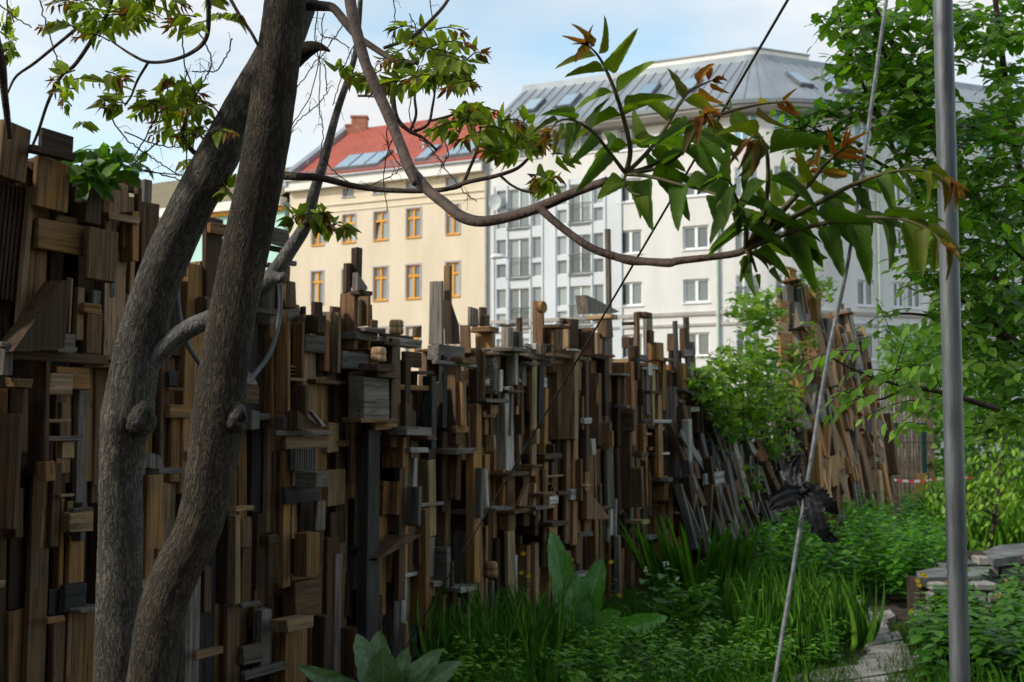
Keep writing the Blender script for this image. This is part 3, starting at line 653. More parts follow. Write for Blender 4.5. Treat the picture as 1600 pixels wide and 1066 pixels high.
def wbox(parent, u0, u1, z0, z1, w0, w1, tn, tilt=0.0, yaw=0.0, name=None, back=0.0):
    t = R(tilt); y = R(yaw)
    a = UH * math.cos(y) + NH * math.sin(y); n = -UH * math.sin(y) + NH * math.cos(y)
    a2 = a * math.cos(t) - UPV * math.sin(t); z2 = a * math.sin(t) + UPV * math.cos(t)
    if back: k_ = R(back); z2, n = z2 * math.cos(k_) - n * math.sin(k_), n * math.cos(k_) + z2 * math.sin(k_)
    return timber(parent, wpt((u0 + u1) / 2, (z0 + z1) / 2, (w0 + w1) / 2), (a2, z2, n), (u1 - u0, z1 - z0, w1 - w0), tn, name or wname(u1 - u0, z1 - z0, w1 - w0))
def piece(parent, crop, x0, xm, x1, yt, yb, lev, tn, tilt=0.0, kind=None):
    ox, oy, s = crop; f = lambda x, y: (ox + x / s, oy + y / s)
    ym = (yt + yb) / 2
    u0, _ = wray(*f(x0, ym), lev)
    r = ray(*f(xm, ym)); t = (u0 - U0) / r.dot(UH); wf = NH.dot(r * t) - WC
    wf = min(max(wf, lev + .012), lev + .6)
    u0 = wray(*f(xm, ym), wf)[0]; u1 = wray(*f(x1, ym), wf)[0]
    z1 = wray(*f(xm, yt), wf)[1]; z0 = wray(*f(xm, yb), wf)[1]
    wb = min(lev, wf - .035); du = max(u1 - u0, .012)
    if kind == 'corr':                       # grooved decking board: a slab with ribs
        o = wbox(parent, u0, u0 + du, z0, z1, wb, wf - .012, tn, tilt); nb = max(4, int(du / .022)); c = wpt(u0 + du / 2, (z0 + z1) / 2, wf)
        t_ = R(tilt); a2 = UH * math.cos(t_) - UPV * math.sin(t_); z2 = UH * math.sin(t_) + UPV * math.cos(t_); mb = MB()
        for k in range(nb):
            q = c + a2 * ((k + .5) / nb - .5) * du; hw = du / nb * .3; P = []
            for sz in (-1, 1):
                for (su, sw) in ((-1, -.0125), (1, -.0125), (1, 0), (-1, 0)): P.append(q + a2 * su * hw + z2 * sz * (z1 - z0) * .498 + NH * sw)
            mb.hexa(P)
        g = mb.build('rib', M['wood'], o, org=ORG[o.name]); g.parent = parent; g.location = ORG[o.name] - ORG[parent.name]; g.name = 'groove_ribs'; g.color = tone(tn)
        return o
    return wbox(parent, u0, u0 + du, z0, z1, wb, wf, tn, tilt)
def prism(parent, crop, pts, wf, th, tn, name='wedge'):
    ox, oy, s = crop; P = []
    for (x, y) in pts: u, z = wray(ox + x / s, oy + y / s, wf); P.append((u, z))
    n = len(P); V = [wpt(u, z, wf) for u, z in P] + [wpt(u, z, wf - th) for u, z in P]
    F = [tuple(range(n)), tuple(range(2 * n - 1, n - 1, -1))] + [((i + 1) % n, i, n + i, n + (i + 1) % n) for i in range(n)]
    o = mesh(name, V, F, M['wood'], parent, org=np.mean(V, 0)); o.color = tone(tn); return o
def lathe(parent, c, prof, tn, name, n=18, yaw=None):
    V = []; F = []
    for (r_, z) in prof:
        for k in range(n): a = 2 * math.pi * k / n; V.append(c + np.array([r_ * math.cos(a), r_ * math.sin(a), z]))
    for i in range(len(prof) - 1):
        for k in range(n): F.append((i * n + k, i * n + (k + 1) % n, (i + 1) * n + (k + 1) % n, (i + 1) * n + k))
    F.append(tuple(range(n))[::-1]); F.append(tuple((len(prof) - 1) * n + k for k in range(n)))
    o = mesh(name, V, F, M['wood'], parent, org=c, smooth=True); o.color = tone(tn); return o
def ztop(px, py, wv=.1): return wray(px, py, wv)[1]
def uat(px, wv=.1): return wray(px, 668, wv)[0]
def sky_fn(poly):
    xs = [uat(p[0]) for p in poly]; zs = [ztop(*p) for p in poly]
    return lambda u: float(np.interp(u, xs, zs))
def pick(wts): return random.choices([k for k, _ in wts], [v for _, v in wts])[0]
MIXB = [('d', 3.2), ('b', 4.4), ('o', 3), ('l', 1.9), ('g', 1.2), ('k', .5), ('r', .6)]
def fill(parent, px0, px1, top, wts, wmin=.06, wmax=.17, depth=((.04, 3), (.08, 3), (.13, 2), (.2, 1.4), (.28, .6)), seg=(.3, 1.3), tilt=1.2, shelves=.35, lean=0.0, zmin=0.0):
    ua, ub = uat(px0, 0), uat(px1, 0); u = ua; bk = math.degrees(math.atan(lean)); sh = lambda z, zt: lean * max(0, zt - z)
    while u < ub:                            # rear boards
        wd = rnd(.12, .22); zt = top(u + wd / 2) - rnd(.12, .3); s_ = sh(zt / 2, zt)
        wbox(parent, u, u + wd - .004, zmin, zt, -.06 - rnd(0, .02) + s_, -.015 + rnd(-.01, .01) + s_, pick([('d', 4), ('k', 2), ('b', 2)]), name='rear_board', back=bk); u += wd
    u = ua
    while u < ub:                            # main boards, in stacked lengths
        wd = rnd(wmin, wmax); zt = top(u + wd / 2) - rnd(.0, .12); z = zmin - .02
        while z < zt - .05:
            ln = min(rnd(*seg), zt - z)
            if zt - z - ln < .12: ln = zt - z
            wf = pick(depth) + rnd(-.02, .03); zc = z + ln / 2; s_ = sh(zc, zt)
            ins = rnd(0, wd * .3) if random.random() < .35 else 0
            wbox(parent, u + ins, u + wd - .006, z + .004, z + ln - .004, wf - rnd(.03, .09) - (wf if random.random() < .5 else 0) + s_, wf + s_, pick(wts), rnd(-tilt, tilt), rnd(-3, 3), back=bk + (rnd(-5, 5) if lean else 0))
            if random.random() < shelves:
                wz = rnd(.018, .05); wl = rnd(.12, .34); w1 = wf + rnd(.05, .16); zz_ = z + ln + rnd(-.03, .03); s2 = sh(zz_, zt)
                wbox(parent, u - wl * rnd(.1, .6), u + wl * rnd(.4, .9), zz_ - wz, zz_, rnd(-.02, .05) + s2, w1 + s2, pick([('g', 2.4), ('b', 3), ('l', 2), ('w', .6), ('d', 1.2)]), rnd(-1.5, 1.5), rnd(-5, 5), name='shelf_board', back=bk)
            if random.random() < .3:         # a small offcut or batten proud of the board
                l2 = rnd(.08, .4); w2 = rnd(.02, .06); wf2 = wf + rnd(.015, .1); z2 = z + rnd(0, max(.01, ln - l2)); u2 = u + rnd(0, wd); s2 = sh(z2 + l2 / 2, zt)
                wbox(parent, u2, u2 + w2, z2, z2 + l2, wf - .01 + s2, wf2 + s2, pick(wts + [('w', 1.0)]), rnd(-4, 4), rnd(-6, 6), back=bk)
            z += ln
        u += wd
S59 = 1600 / 270.0; S30 = 1600 / 540.0; S47 = 1600 / 340.0
L1 = (0, 180, S59); L2 = (0, 350, S59); L3 = (0, 520, S59); L7 = (0, 690, S59); B1 = (0, 706, S30); B2 = (400, 706, S30)
M4 = (240, 330, S59); M5 = (240, 500, S59); M6 = (420, 600, S59); T4 = (420, 380, S47); R1 = (640, 460, S59); R2 = (860, 440, S59); R3 = (640, 620, S59); R4 = (860, 620, S59)

def near_wall():
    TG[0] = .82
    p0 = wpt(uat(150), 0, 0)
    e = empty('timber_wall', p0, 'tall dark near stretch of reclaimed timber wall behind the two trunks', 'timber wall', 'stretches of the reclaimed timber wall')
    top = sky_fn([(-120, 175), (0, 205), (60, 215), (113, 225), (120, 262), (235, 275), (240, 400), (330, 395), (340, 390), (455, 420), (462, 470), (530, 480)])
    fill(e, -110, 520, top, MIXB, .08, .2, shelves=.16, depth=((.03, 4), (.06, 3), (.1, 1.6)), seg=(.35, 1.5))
    for q in [(L1, -70, 20, 270, 50, 560, .15, 'b', 5), (L1, 385, 395, 680, 125, 400, .05, 'd', 2), (L1, 255, 300, 705, 260, 340, .25, 'd'), (L1, 330, 345, 640, 380, 845, .2, 'o', 3),
              (L1, 170, 185, 335, 440, 650, .12, 'o', 4, 'corr'), (L1, -40, -30, 215, 620, 1700, .1, 'd', 5, 'corr'), (L1, 205, 225, 270, 650, 2066, .14, 'l', 5),
              (L1, 650, 800, 950, 490, 1000, .1, 'd', 3), (L1, 945, 955, 1025, 610, 990, .16, 'o', 2), (L1, 1010, 1020, 1200, 500, 920, .0, 'k'), (L1, 1000, 1010, 1290, 890, 960, .2, 'l'),
              (L1, 1150, 1160, 1310, 550, 700, .1, 'd'), (L1, 1270, 1280, 1320, 660, 970, .18, 'b'), (L1, 1310, 1320, 1400, 590, 1700, .0, 'g', 1), (L1, 515, 525, 715, 910, 990, .15, 'b'),
              (L2, 235, 250, 440, -150, 720, .1, 'o', 4), (L2, 350, 360, 830, -60, 230, .16, 'o'), (L2, 770, 825, 1085, 30, 510, .2, 'b', 1), (L2, 1130, 1140, 1270, 0, 210, .14, 'b'),
              (L2, 1200, 1210, 1245, 210, 650, .1, 'l', 3), (L2, 640, 648, 668, 500, 1010, .18, 'l', 2), (L2, 700, 720, 780, 590, 1066, .15, 'l', 1), (L2, 780, 790, 940, 725, 825, .2, 'o'),
              (L2, 850, 860, 935, 615, 740, .1, 'g'), (L2, 940, 960, 1000, 530, 1066, .08, 'b', 3), (L2, 980, 990, 1160, 680, 1000, .05, 'b'), (L2, 1020, 1030, 1080, 530, 670, .1, 'g'),
              (L2, 520, 530, 690, 1010, 1180, .24, 'g'), (L2, 790, 800, 950, 830, 1190, .12, 'b'),
              (L3, 25, 30, 720, 80, 130, .24, 'g'), (L3, 130, 140, 1010, 150, 250, .18, 'b'), (L3, 30, 40, 130, 120, 380, .24, 'g'), (L3, 55, 155, 300, 420, 510, .2, 'o'),
              (L3, 80, 205, 255, 510, 1100, .12, 'b'), (L3, 250, 420, 460, 270, 1300, .1, 'b'), (L3, 455, 465, 680, 375, 570, .2, 'l'), (L3, 520, 530, 840, 310, 520, .14, 'o'),
              (L3, 710, 720, 810, 520, 1700, .08, 'g'), (L3, 860, 870, 920, 320, 1400, .05, 'b'), (L3, 505, 515, 610, 570, 800, .1, 'b'), (L3, 530, 570, 615, 650, 800, .16, 'o'),
              (L3, 440, 445, 665, 800, 830, .2, 'l'), (L3, 540, 550, 640, 830, 960, .12, 'b'), (L3, 440, 460, 770, 960, 1005, .22, 'g'), (L3, 0, 10, 80, 520, 790, .06, 'o'),
              (L7, 565, 575, 690, 0, 160, .2, 'l'), (L7, 330, 420, 520, 190, 365, .2, 'o'), (L7, 370, 390, 440, 365, 985, .12, 'l', 1), (L7, 470, 490, 560, 200, 980, .16, 'b', 1),
              (L7, -60, 150, 200, -250, 800, .08, 'b', 2), (L7, 545, 555, 590, 540, 1500, .08, 'o'), (L7, 560, 565, 690, 490, 520, .2, 'l'), (L7, 610, 630, 680, 560, 710, .16, 'o'),
              (L7, 580, 655, 865, 665, 850, .18, 'l'), (L7, 675, 685, 870, 620, 660, .22, 'g'), (L7, 620, 640, 780, 870, 1500, .1, 'o'), (L7, 1340, 1350, 1500, 310, 2000, .1, 'o'),
              (L7, 1340, 1480, 1700, 245, 310, .2, 'g'), (L7, 1280, 1290, 1340, 0, 2000, .06, 'g'),
              (B1, 120, 140, 225, 60, 1100, .1, 'b', 1), (B1, 215, 225, 300, 770, 800, .2, 'o'), (B1, 290, 300, 400, 620, 745, .15, 'k'), (B1, 220, 230, 290, 645, 760, .1, 'k'),
              (B1, 300, 310, 380, 740, 1100, .1, 'o'), (B1, 200, 240, 300, 800, 1100, .08, 'b'), (B1, 640, 645, 710, 600, 640, .18, 'l'), (B1, 720, 735, 780, 450, 500, .2, 'o'),
              (B1, 900, 910, 1035, 925, 965, .2, 'l'), (B1, 865, 875, 905, 700, 1100, .1, 'b'), (B1, 1045, 1050, 1115, 710, 1100, .1, 'b'), (B1, 945, 950, 980, 540, 745, .1, 'b'),
              (B1, 1060, 1090, 1115, 300, 705, .12, 'l'), (B1, 1110, 1120, 1170, 310, 440, .1, 'b'), (B1, 1060, 1095, 1175, 255, 280, .2, 'l'), (B1, 1115, 1120, 1165, 440, 700, .08, 'b'),
              (B1, 1165, 1175, 1210, 580, 780, .05, 'o'), (B1, 1115, 1125, 1205, 705, 725, .2, 'g'), (B1, 1170, 1210, 1260, 740, 1020, .1, 'g'), (B1, 1115, 1130, 1210, 905, 990, .14, 'g'),
              (B1, 1115, 1140, 1330, 1015, 1060, .2, 'g'), (B1, 1250, 1330, 1450, 785, 840, .22, 'l'), (B1, 1265, 1320, 1420, 842, 1100, .14, 'o'), (B1, 1445, 1500, 1540, 770, 1100, .12, 'd'),
              (B1, 1365, 1420, 1480, 380, 575, .22, 'o'), (B1, 1305, 1310, 1345, 0, 630, .16, 'o'), (B1, 1345, 1350, 1375, 0, 400, .14, 'o'), (B1, 1265, 1270, 1310, 0, 420, .1, 'b'),
              (B1, 1320, 1325, 1480, 165, 240, .2, 'k'), (B1, 1370, 1460, 1520, 90, 170, .24, 'g'), (B1, 1360, 1365, 1465, -15, 85, .22, 'g', 0, 'corr'), (B1, 1460, 1465, 1510, 230, 365, .18, 'g'),
              (B1, 1515, 1520, 1600, 90, 250, .08, 'l'), (B1, 1525, 1530, 1600, 285, 430, .06, 'b'), (B1, 1345, 1350, 1470, 578, 600, .16, 'b'), (B1, 1310, 1370, 1485, 610, 780, .1, 'b'),
              (M4, 245, 255, 490, 470, 570, .05, 'd'), (M4, 485, 490, 640, 60, 900, .1, 'd'), (M4, 530, 535, 700, 100, 200, .16, 'o'), (M4, 1090, 1095, 1260, 140, 300, .05, 'g'),
              (M4, 1080, 1085, 1240, 310, 360, .0, 'k'), (M4, 1200, 1205, 1325, 440, 490, .1, 'g'), (M4, 1170, 1175, 1270, 500, 660, .0, 'b'), (M4, 1085, 1230, 1325, 655, 890, .1, 'b'),
              (M4, 1170, 1180, 1350, 840, 1060, .0, 'g'), (M4, 1380, 1385, 1415, 880, 1060, .02, 'd'), (M4, 1490, 1495, 1570, 840, 1060, .04, 'd'), (M4, 320, 325, 530, 600, 1000, .06, 'g'),
              (M4, 390, 490, 540, 800, 1100, .1, 'b'), (M4, 250, 255, 320, 590, 1100, .02, 'd'), (M4, 945, 950, 1150, 890, 940, .16, 'g'), (M4, 1000, 1005, 1085, 690, 880, .02, 'g'),
              (M5, 1030, 1095, 1170, 165, 980, .06, 'o', -1), (M5, 1130, 1235, 1265, 20, 860, .12, 'o', -1), (M5, 1280, 1375, 1395, 20, 545, .1, 'o'), (M5, 1400, 1520, 1600, -50, 110, .12, 'd'),
              (M5, 1405, 1410, 1600, 130, 290, .14, 'g'), (M5, 1520, 1525, 1640, 290, 470, .08, 'd'), (M5, 1265, 1270, 1335, 420, 440, .12, 'l'), (M5, 1265, 1270, 1335, 455, 475, .12, 'l'),
              (M5, 1265, 1270, 1335, 490, 510, .12, 'l'), (M5, 1270, 1275, 1415, 535, 565, .18, 'l'), (M5, 1260, 1410, 1440, 600, 890, .14, 'b', -2), (M5, 1110, 1220, 1335, 890, 1015, .15, 'g'),
              (M5, 845, 905, 990, 840, 1010, .14, 'g'), (M5, 815, 860, 970, 610, 770, .12, 'b'), (M5, 815, 825, 965, 572, 606, .2, 'l'), (M5, 920, 925, 1035, 180, 1000, .0, 'b'),
              (M5, 140, 145, 235, 480, 610, .1, 'k'), (M5, 145, 150, 290, 625, 655, .18, 'o'), (M5, 150, 155, 350, 780, 905, .1, 'o'), (M5, 155, 160, 345, 910, 1500, .06, 'o'), (M5, 20, 60, 100, 380, 1700, .05, 'b'),
              (M6, 60, 80, 590, 430, 480, .22, 'g'), (M6, 125, 165, 545, 490, 600, .16, 'l'), (M6, 540, 545, 645, 360, 630, .1, 'l')]: piece(e, *q)
    prism(e, L2, [(120, 1180), (590, 520), (640, 540), (600, 1150), (300, 1180)], .3, .13, 'd')
    prism(e, M5, [(1335, 840), (1560, 1000), (1540, 1010), (1335, 1015)], .32, .1, 'b')
    prism(e, M5, [(1460, 845), (1480, 840), (1600, 985), (1570, 985)], .36, .03, 'w')
    prism(e, L7, [(1320, 240), (1330, 170), (1370, 125), (1420, 110), (1470, 125), (1510, 175), (1520, 245)], .24, .05, 'g', 'round_board')
    prism(e, M5, [(830, 590), (838, 470), (880, 475), (930, 530), (965, 600)], .3, .05, 'w', 'round_board')
    # loop of grey hose hung on the wall
    P = [(279, 435), (277, 460), (281, 495), (290, 530), (305, 558), (330, 588), (357, 602), (385, 598), (402, 580), (420, 555), (432, 520), (438, 480), (437, 440), (434, 425)]
    Q = []
    for (x, y) in P: u, z = wray(x, y, .38); Q.append(wpt(u, z, .38))
    Q, r_ = smooth_path(Q, .014, 5)
    tag(MB().tube(Q, r_, 10).build('hose_loop', M['hose'], None, smooth=True), 'grey hose hanging in a loop behind the darker trunk', 'hose')
near_wall()

def middle_wall():
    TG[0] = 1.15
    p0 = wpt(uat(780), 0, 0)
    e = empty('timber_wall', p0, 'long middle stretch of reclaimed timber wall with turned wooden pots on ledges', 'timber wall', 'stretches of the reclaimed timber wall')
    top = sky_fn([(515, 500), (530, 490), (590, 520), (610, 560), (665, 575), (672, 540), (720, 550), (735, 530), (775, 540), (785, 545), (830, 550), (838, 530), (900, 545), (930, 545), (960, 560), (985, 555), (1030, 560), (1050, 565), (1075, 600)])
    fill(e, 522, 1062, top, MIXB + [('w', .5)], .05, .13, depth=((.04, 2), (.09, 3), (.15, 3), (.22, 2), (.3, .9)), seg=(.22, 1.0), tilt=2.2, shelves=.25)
    for q in [(B2, 465, 515, 570, -100, 990, .16, 'k'), (B1, 1540, 1550, 1580, 480, 1100, .08, 'g'),
              (M6, 735, 885, 1110, -60, 325, .12, 'g'), (M6, 670, 860, 1200, 318, 360, .2, 'b'), (M6, 985, 990, 1190, 345, 425, .26, 'o'), (M6, 735, 745, 810, 380, 575, .1, 'o'),
              (M6, 725, 775, 815, 590, 1066, .1, 'o'), (M6, 930, 940, 1060, 430, 480, .16, 'o'), (M6, 1040, 1245, 1275, 500, 770, .1, 'o'), (M6, 1300, 1360, 1385, 490, 790, .1, 'o'),
              (M6, 1060, 1285, 1510, 400, 480, .2, 'g'), (M6, 1110, 1115, 1490, 0, 50, .2, 'o'), (M6, 1230, 1260, 1310, 60, 240, .1, 'o'),
              (T4, 515, 630, 655, 365, 780, .05, 'b'), (T4, 640, 735, 750, 380, 605, .05, 'b'), (T4, 655, 665, 690, 410, 600, .1, 'l'), (T4, 570, 575, 610, 145, 360, .1, 'd'), (T4, 605, 650, 690, 30, 330, .1, 'd'),
              (T4, 600, 700, 765, 345, 378, .16, 'd'), (T4, 615, 720, 860, 612, 650, .15, 'g'), (T4, 625, 735, 750, 660, 790, .08, 'o'), (T4, 540, 545, 760, 795, 920, .12, 'g'),
              (T4, 785, 870, 1125, 680, 745, .12, 'g'), (T4, 1080, 1085, 1125, 610, 690, .15, 'b'), (T4, 830, 835, 1065, 660, 682, .2, 'd'), (T4, 655, 795, 925, 880, 940, .2, 'd'),
              (T4, 670, 800, 970, 945, 985, .15, 'b'), (T4, 1000, 1005, 1120, 790, 905, .1, 'd'), (T4, 930, 940, 1050, 870, 1000, .15, 'k'), (T4, 440, 480, 530, 470, 610, .05, 'b'),
              (T4, 365, 370, 525, 620, 940, .0, 'b'), (T4, 840, 850, 955, 745, 870, .05, 'k'), (T4, 750, 760, 805, 560, 620, .05, 'b'), (T4, 745, 750, 765, 455, 560, .03, 'd'),
              (T4, 1175, 1275, 1290, 280, 740, .05, 'g', 1), (T4, 1285, 1330, 1345, 165, 620, .12, 'o'), (T4, 1165, 1250, 1440, 745, 860, .1, 'g'), (T4, 1230, 1235, 1600, 862, 890, .22, 'g'),
              (R1, 560, 570, 640, 120, 290, .05, 'g'), (R1, 640, 675, 720, 120, 290, 0, 'b'), (R1, 640, 700, 745, 190, 290, .04, 'b'), (R1, 570, 740, 830, 295, 345, .12, 'b'),
              (R1, 610, 755, 800, 360, 665, .08, 'o'), (R1, 465, 560, 570, 290, 560, .0, 'b'), (R1, 835, 940, 980, 272, 295, .12, 'g'), (R1, 840, 915, 960, 300, 660, .06, 'g', 3),
              (R1, 945, 1020, 1060, 340, 640, .1, 'g', -3), (R1, 985, 1025, 1050, 215, 360, 0, 'd'), (R1, 1140, 1230, 1250, 65, 560, .0, 'b'), (R1, 1225, 1390, 1485, 275, 305, .14, 'd'),
              (R1, 1230, 1330, 1420, 310, 540, .06, 'b'), (R1, 1420, 1470, 1490, 280, 490, .05, 'l'), (R1, 1485, 1525, 1560, 235, 500, .0, 'd'), (R1, 1400, 1420, 1485, 215, 260, .02, 'g'),
              (R1, 1260, 1330, 1640, 545, 575, .2, 'b'), (R1, 1340, 1345, 1600, 600, 650, .18, 'o'), (R1, 565, 710, 810, 680, 790, .08, 'g'), (R1, 320, 395, 415, 650, 1500, .1, 'o'),
              (R1, 450, 460, 550, 705, 770, .16, 'o'), (R1, 410, 470, 525, 790, 1300, .08, 'l'), (R1, 560, 715, 920, 965, 1000, .16, 'g'), (R1, 880, 885, 1010, 735, 770, .18, 'w'),
              (R1, 930, 1110, 1165, 630, 660, .14, 'g'), (R1, 920, 1000, 1020, 770, 1030, .08, 'b', -3), (R1, 1070, 1130, 1150, 720, 1066, .12, 'o', -6), (R1, 1130, 1150, 1190, 700, 1200, .14, 'w', -4),
              (R1, 1160, 1205, 1275, 770, 860, .14, 'w'), (R1, 1060, 1075, 1140, 465, 490, .12, 'w', 8), (R1, 1070, 1130, 1170, 500, 600, .06, 'd'), (R1, 1480, 1485, 1590, 503, 520, .3, 'w'),
              (R3, 400, 425, 545, 270, 335, .2, 'o'), (R3, 0, 20, 320, 1000, 1030, .18, 'g'), (R3, 770, 860, 900, 690, 1020, .12, 'o'), (R3, 1040, 1170, 1240, 670, 990, .12, 'o'),
              (R3, 1020, 1150, 1230, 630, 660, .22, 'b'), (R3, 1000, 1170, 1300, 1020, 1050, .2, 'g'), (R3, 570, 800, 960, 1030, 1060, .2, 'g'), (R3, 1230, 1240, 1430, 735, 752, .26, 'l'),
              (R3, 1290, 1300, 1380, 905, 1000, .25, 'w'), (R3, 1470, 1490, 1590, 860, 960, .22, 'w'), (R3, 700, 780, 800, 365, 500, .2, 'l'), (R3, 680, 700, 735, 70, 350, .12, 'o'),
              (R2, 95, 190, 260, 345, 600, .0, 'd'), (R2, 240, 400, 420, 430, 680, .03, 'b', -2), (R2, 515, 545, 572, -485, 900, .0, 'g', -1.5), (R2, 345, 560, 620, 300, 345, .1, 'l'),
              (R2, 430, 520, 580, 348, 510, .06, 'b'), (R2, 405, 440, 470, 470, 1800, .05, 'l', -1), (R2, 455, 510, 575, 512, 2200, .06, 'g'), (R2, 660, 765, 785, 370, 400, .06, 'd'),
              (R2, 770, 800, 830, 285, 700, .05, 'b'), (R2, 800, 885, 945, 275, 330, .05, 'd'), (R2, 870, 890, 945, 330, 700, .02, 'g'), (R2, 900, 920, 960, 450, 560, .15, 'd'),
              (R2, 905, 990, 1050, 560, 725, .12, 'o'), (R2, 660, 735, 770, 515, 610, .0, 'd'), (R2, 785, 790, 905, 670, 725, .15, 'g'), (R2, 830, 850, 890, 745, 810, .2, 'w'), (R2, 895, 910, 945, 765, 870, .2, 'w'),
              (R4, 590, 700, 735, 78, 105, .2, 'g'), (R4, 860, 960, 1120, 212, 245, .2, 'w'), (R4, 300, 385, 425, 400, 540, .14, 'w'), (R4, 160, 180, 275, 860, 950, .2, 'w'), (R4, 190, 195, 265, 615, 645, .2, 'w'),
              (R4, 500, 530, 590, 400, 1200, .14, 'g', -3), (R4, 650, 665, 690, 110, 1200, .14, 'l', -1), (R4, 590, 640, 655, 220, 1100, .1, 'o'), (R4, 1055, 1065, 1130, 320, 720, .14, 'g'), (R4, 1010, 1020, 1115, 285, 305, .2, 'w'),
              (R4, 850, 980, 1000, 300, 560, .1, 'r'), (R4, 930, 1025, 1105, 515, 540, .2, 'w'), (R4, 830, 925, 940, 700, 1100, .1, 'b'), (R4, 220, 300, 320, 0, 300, .12, 'b'), (R4, 310, 315, 385, 195, 245, .26, 'w')]: piece(e, *q)
    prism(e, T4, [(655, 215), (665, 232), (725, 322), (725, 345), (650, 345)], .26, .04, 'g')
    prism(e, T4, [(1338, 420), (1398, 600), (1405, 742), (1345, 742)], .3, .06, 'd')
    prism(e, R2, [(325, 125), (345, 128), (520, 215), (640, 278), (600, 292), (350, 300)], .42, .1, 'g')
    prism(e, M6, [(1268, 170), (1285, 175), (1365, 268), (1358, 392), (1268, 392)], .28, .05, 'd')
    prism(e, R3, [(1010, 1010), (1080, 820), (1110, 810), (1085, 1015)], .34, .03, 'b')
    prism(e, B2, [(560, 495), (690, 390), (770, 385), (565, 505)], .3, .12, 'd')
    prism(e, B3 if False else (760, 706, S30), [(465, 180), (480, 185), (570, 305), (560, 312), (465, 312)], .3, .05, 'b')
    # cut log end
    ox, oy, s = R1; c = pix(ox + 1235 / s, oy + 118 / s, 0 + 11.3); u, z = wray(ox + 1245 / s, oy + 118 / s, .25)
    V = []; F = []; n = 20
    for wv in (.21, .25):
        for k in range(n): a = 2 * math.pi * k / n; V.append(wpt(u + .06 * math.cos(a), z + .05 * math.sin(a), wv))
    F = [(k, (k + 1) % n, n + (k + 1) % n, n + k) for k in range(n)] + [tuple(range(n))[::-1], tuple(range(n, 2 * n))]
    o = mesh('log_end', V, F, M['wood'], e, org=np.mean(V, 0)); o.color = tone('o')
    # turned wooden pots on the ledges
    for (x, y, wpx, hpx) in ((938, 672, 108, 108), (805, 872, 116, 106)):
        u, z = wray(420 + x / S47, 380 + y / S47, .32); c = wpt(u, z, .32); k = np.linalg.norm(c - EYE) / FPX; r_ = wpx / S47 / 2 * k; h = hpx / S47 * k
        lathe(e, c, [(r_ * .8, 0), (r_ * .98, h * .06), (r_, h * .2), (r_ * .97, h * .42), (r_ * .9, h * .47), (r_ * .98, h * .52), (r_, h * .62), (r_ * .96, h * .85), (r_ * .85, h * .97), (r_ * .7, h)], 'l', 'turned_pot', 24)
    u, z = wray(400 + 1085 / S30, 706 + 582 / S30, .3); c = wpt(u, z, .3)
    lathe(e, c, [(.05, 0), (.058, .02), (.058, .05), (.05, .058), (.057, .066), (.056, .1), (.045, .118)], 'o', 'turned_pot')
    # coil of wire hung on the wall
    Q = []
    for k in range(60):
        a = k * .42; u, z = wray(848 + 9 * math.cos(a) + .1 * k, 555 + 17 * math.sin(a), .3); Q.append(wpt(u, z, .3 + .0008 * k))
    tag(MB().tube(Q, .0035, 5).build('wire_coil', M['cable'], None), 'small coil of dark wire hung on the middle wall', 'wire')
middle_wall()

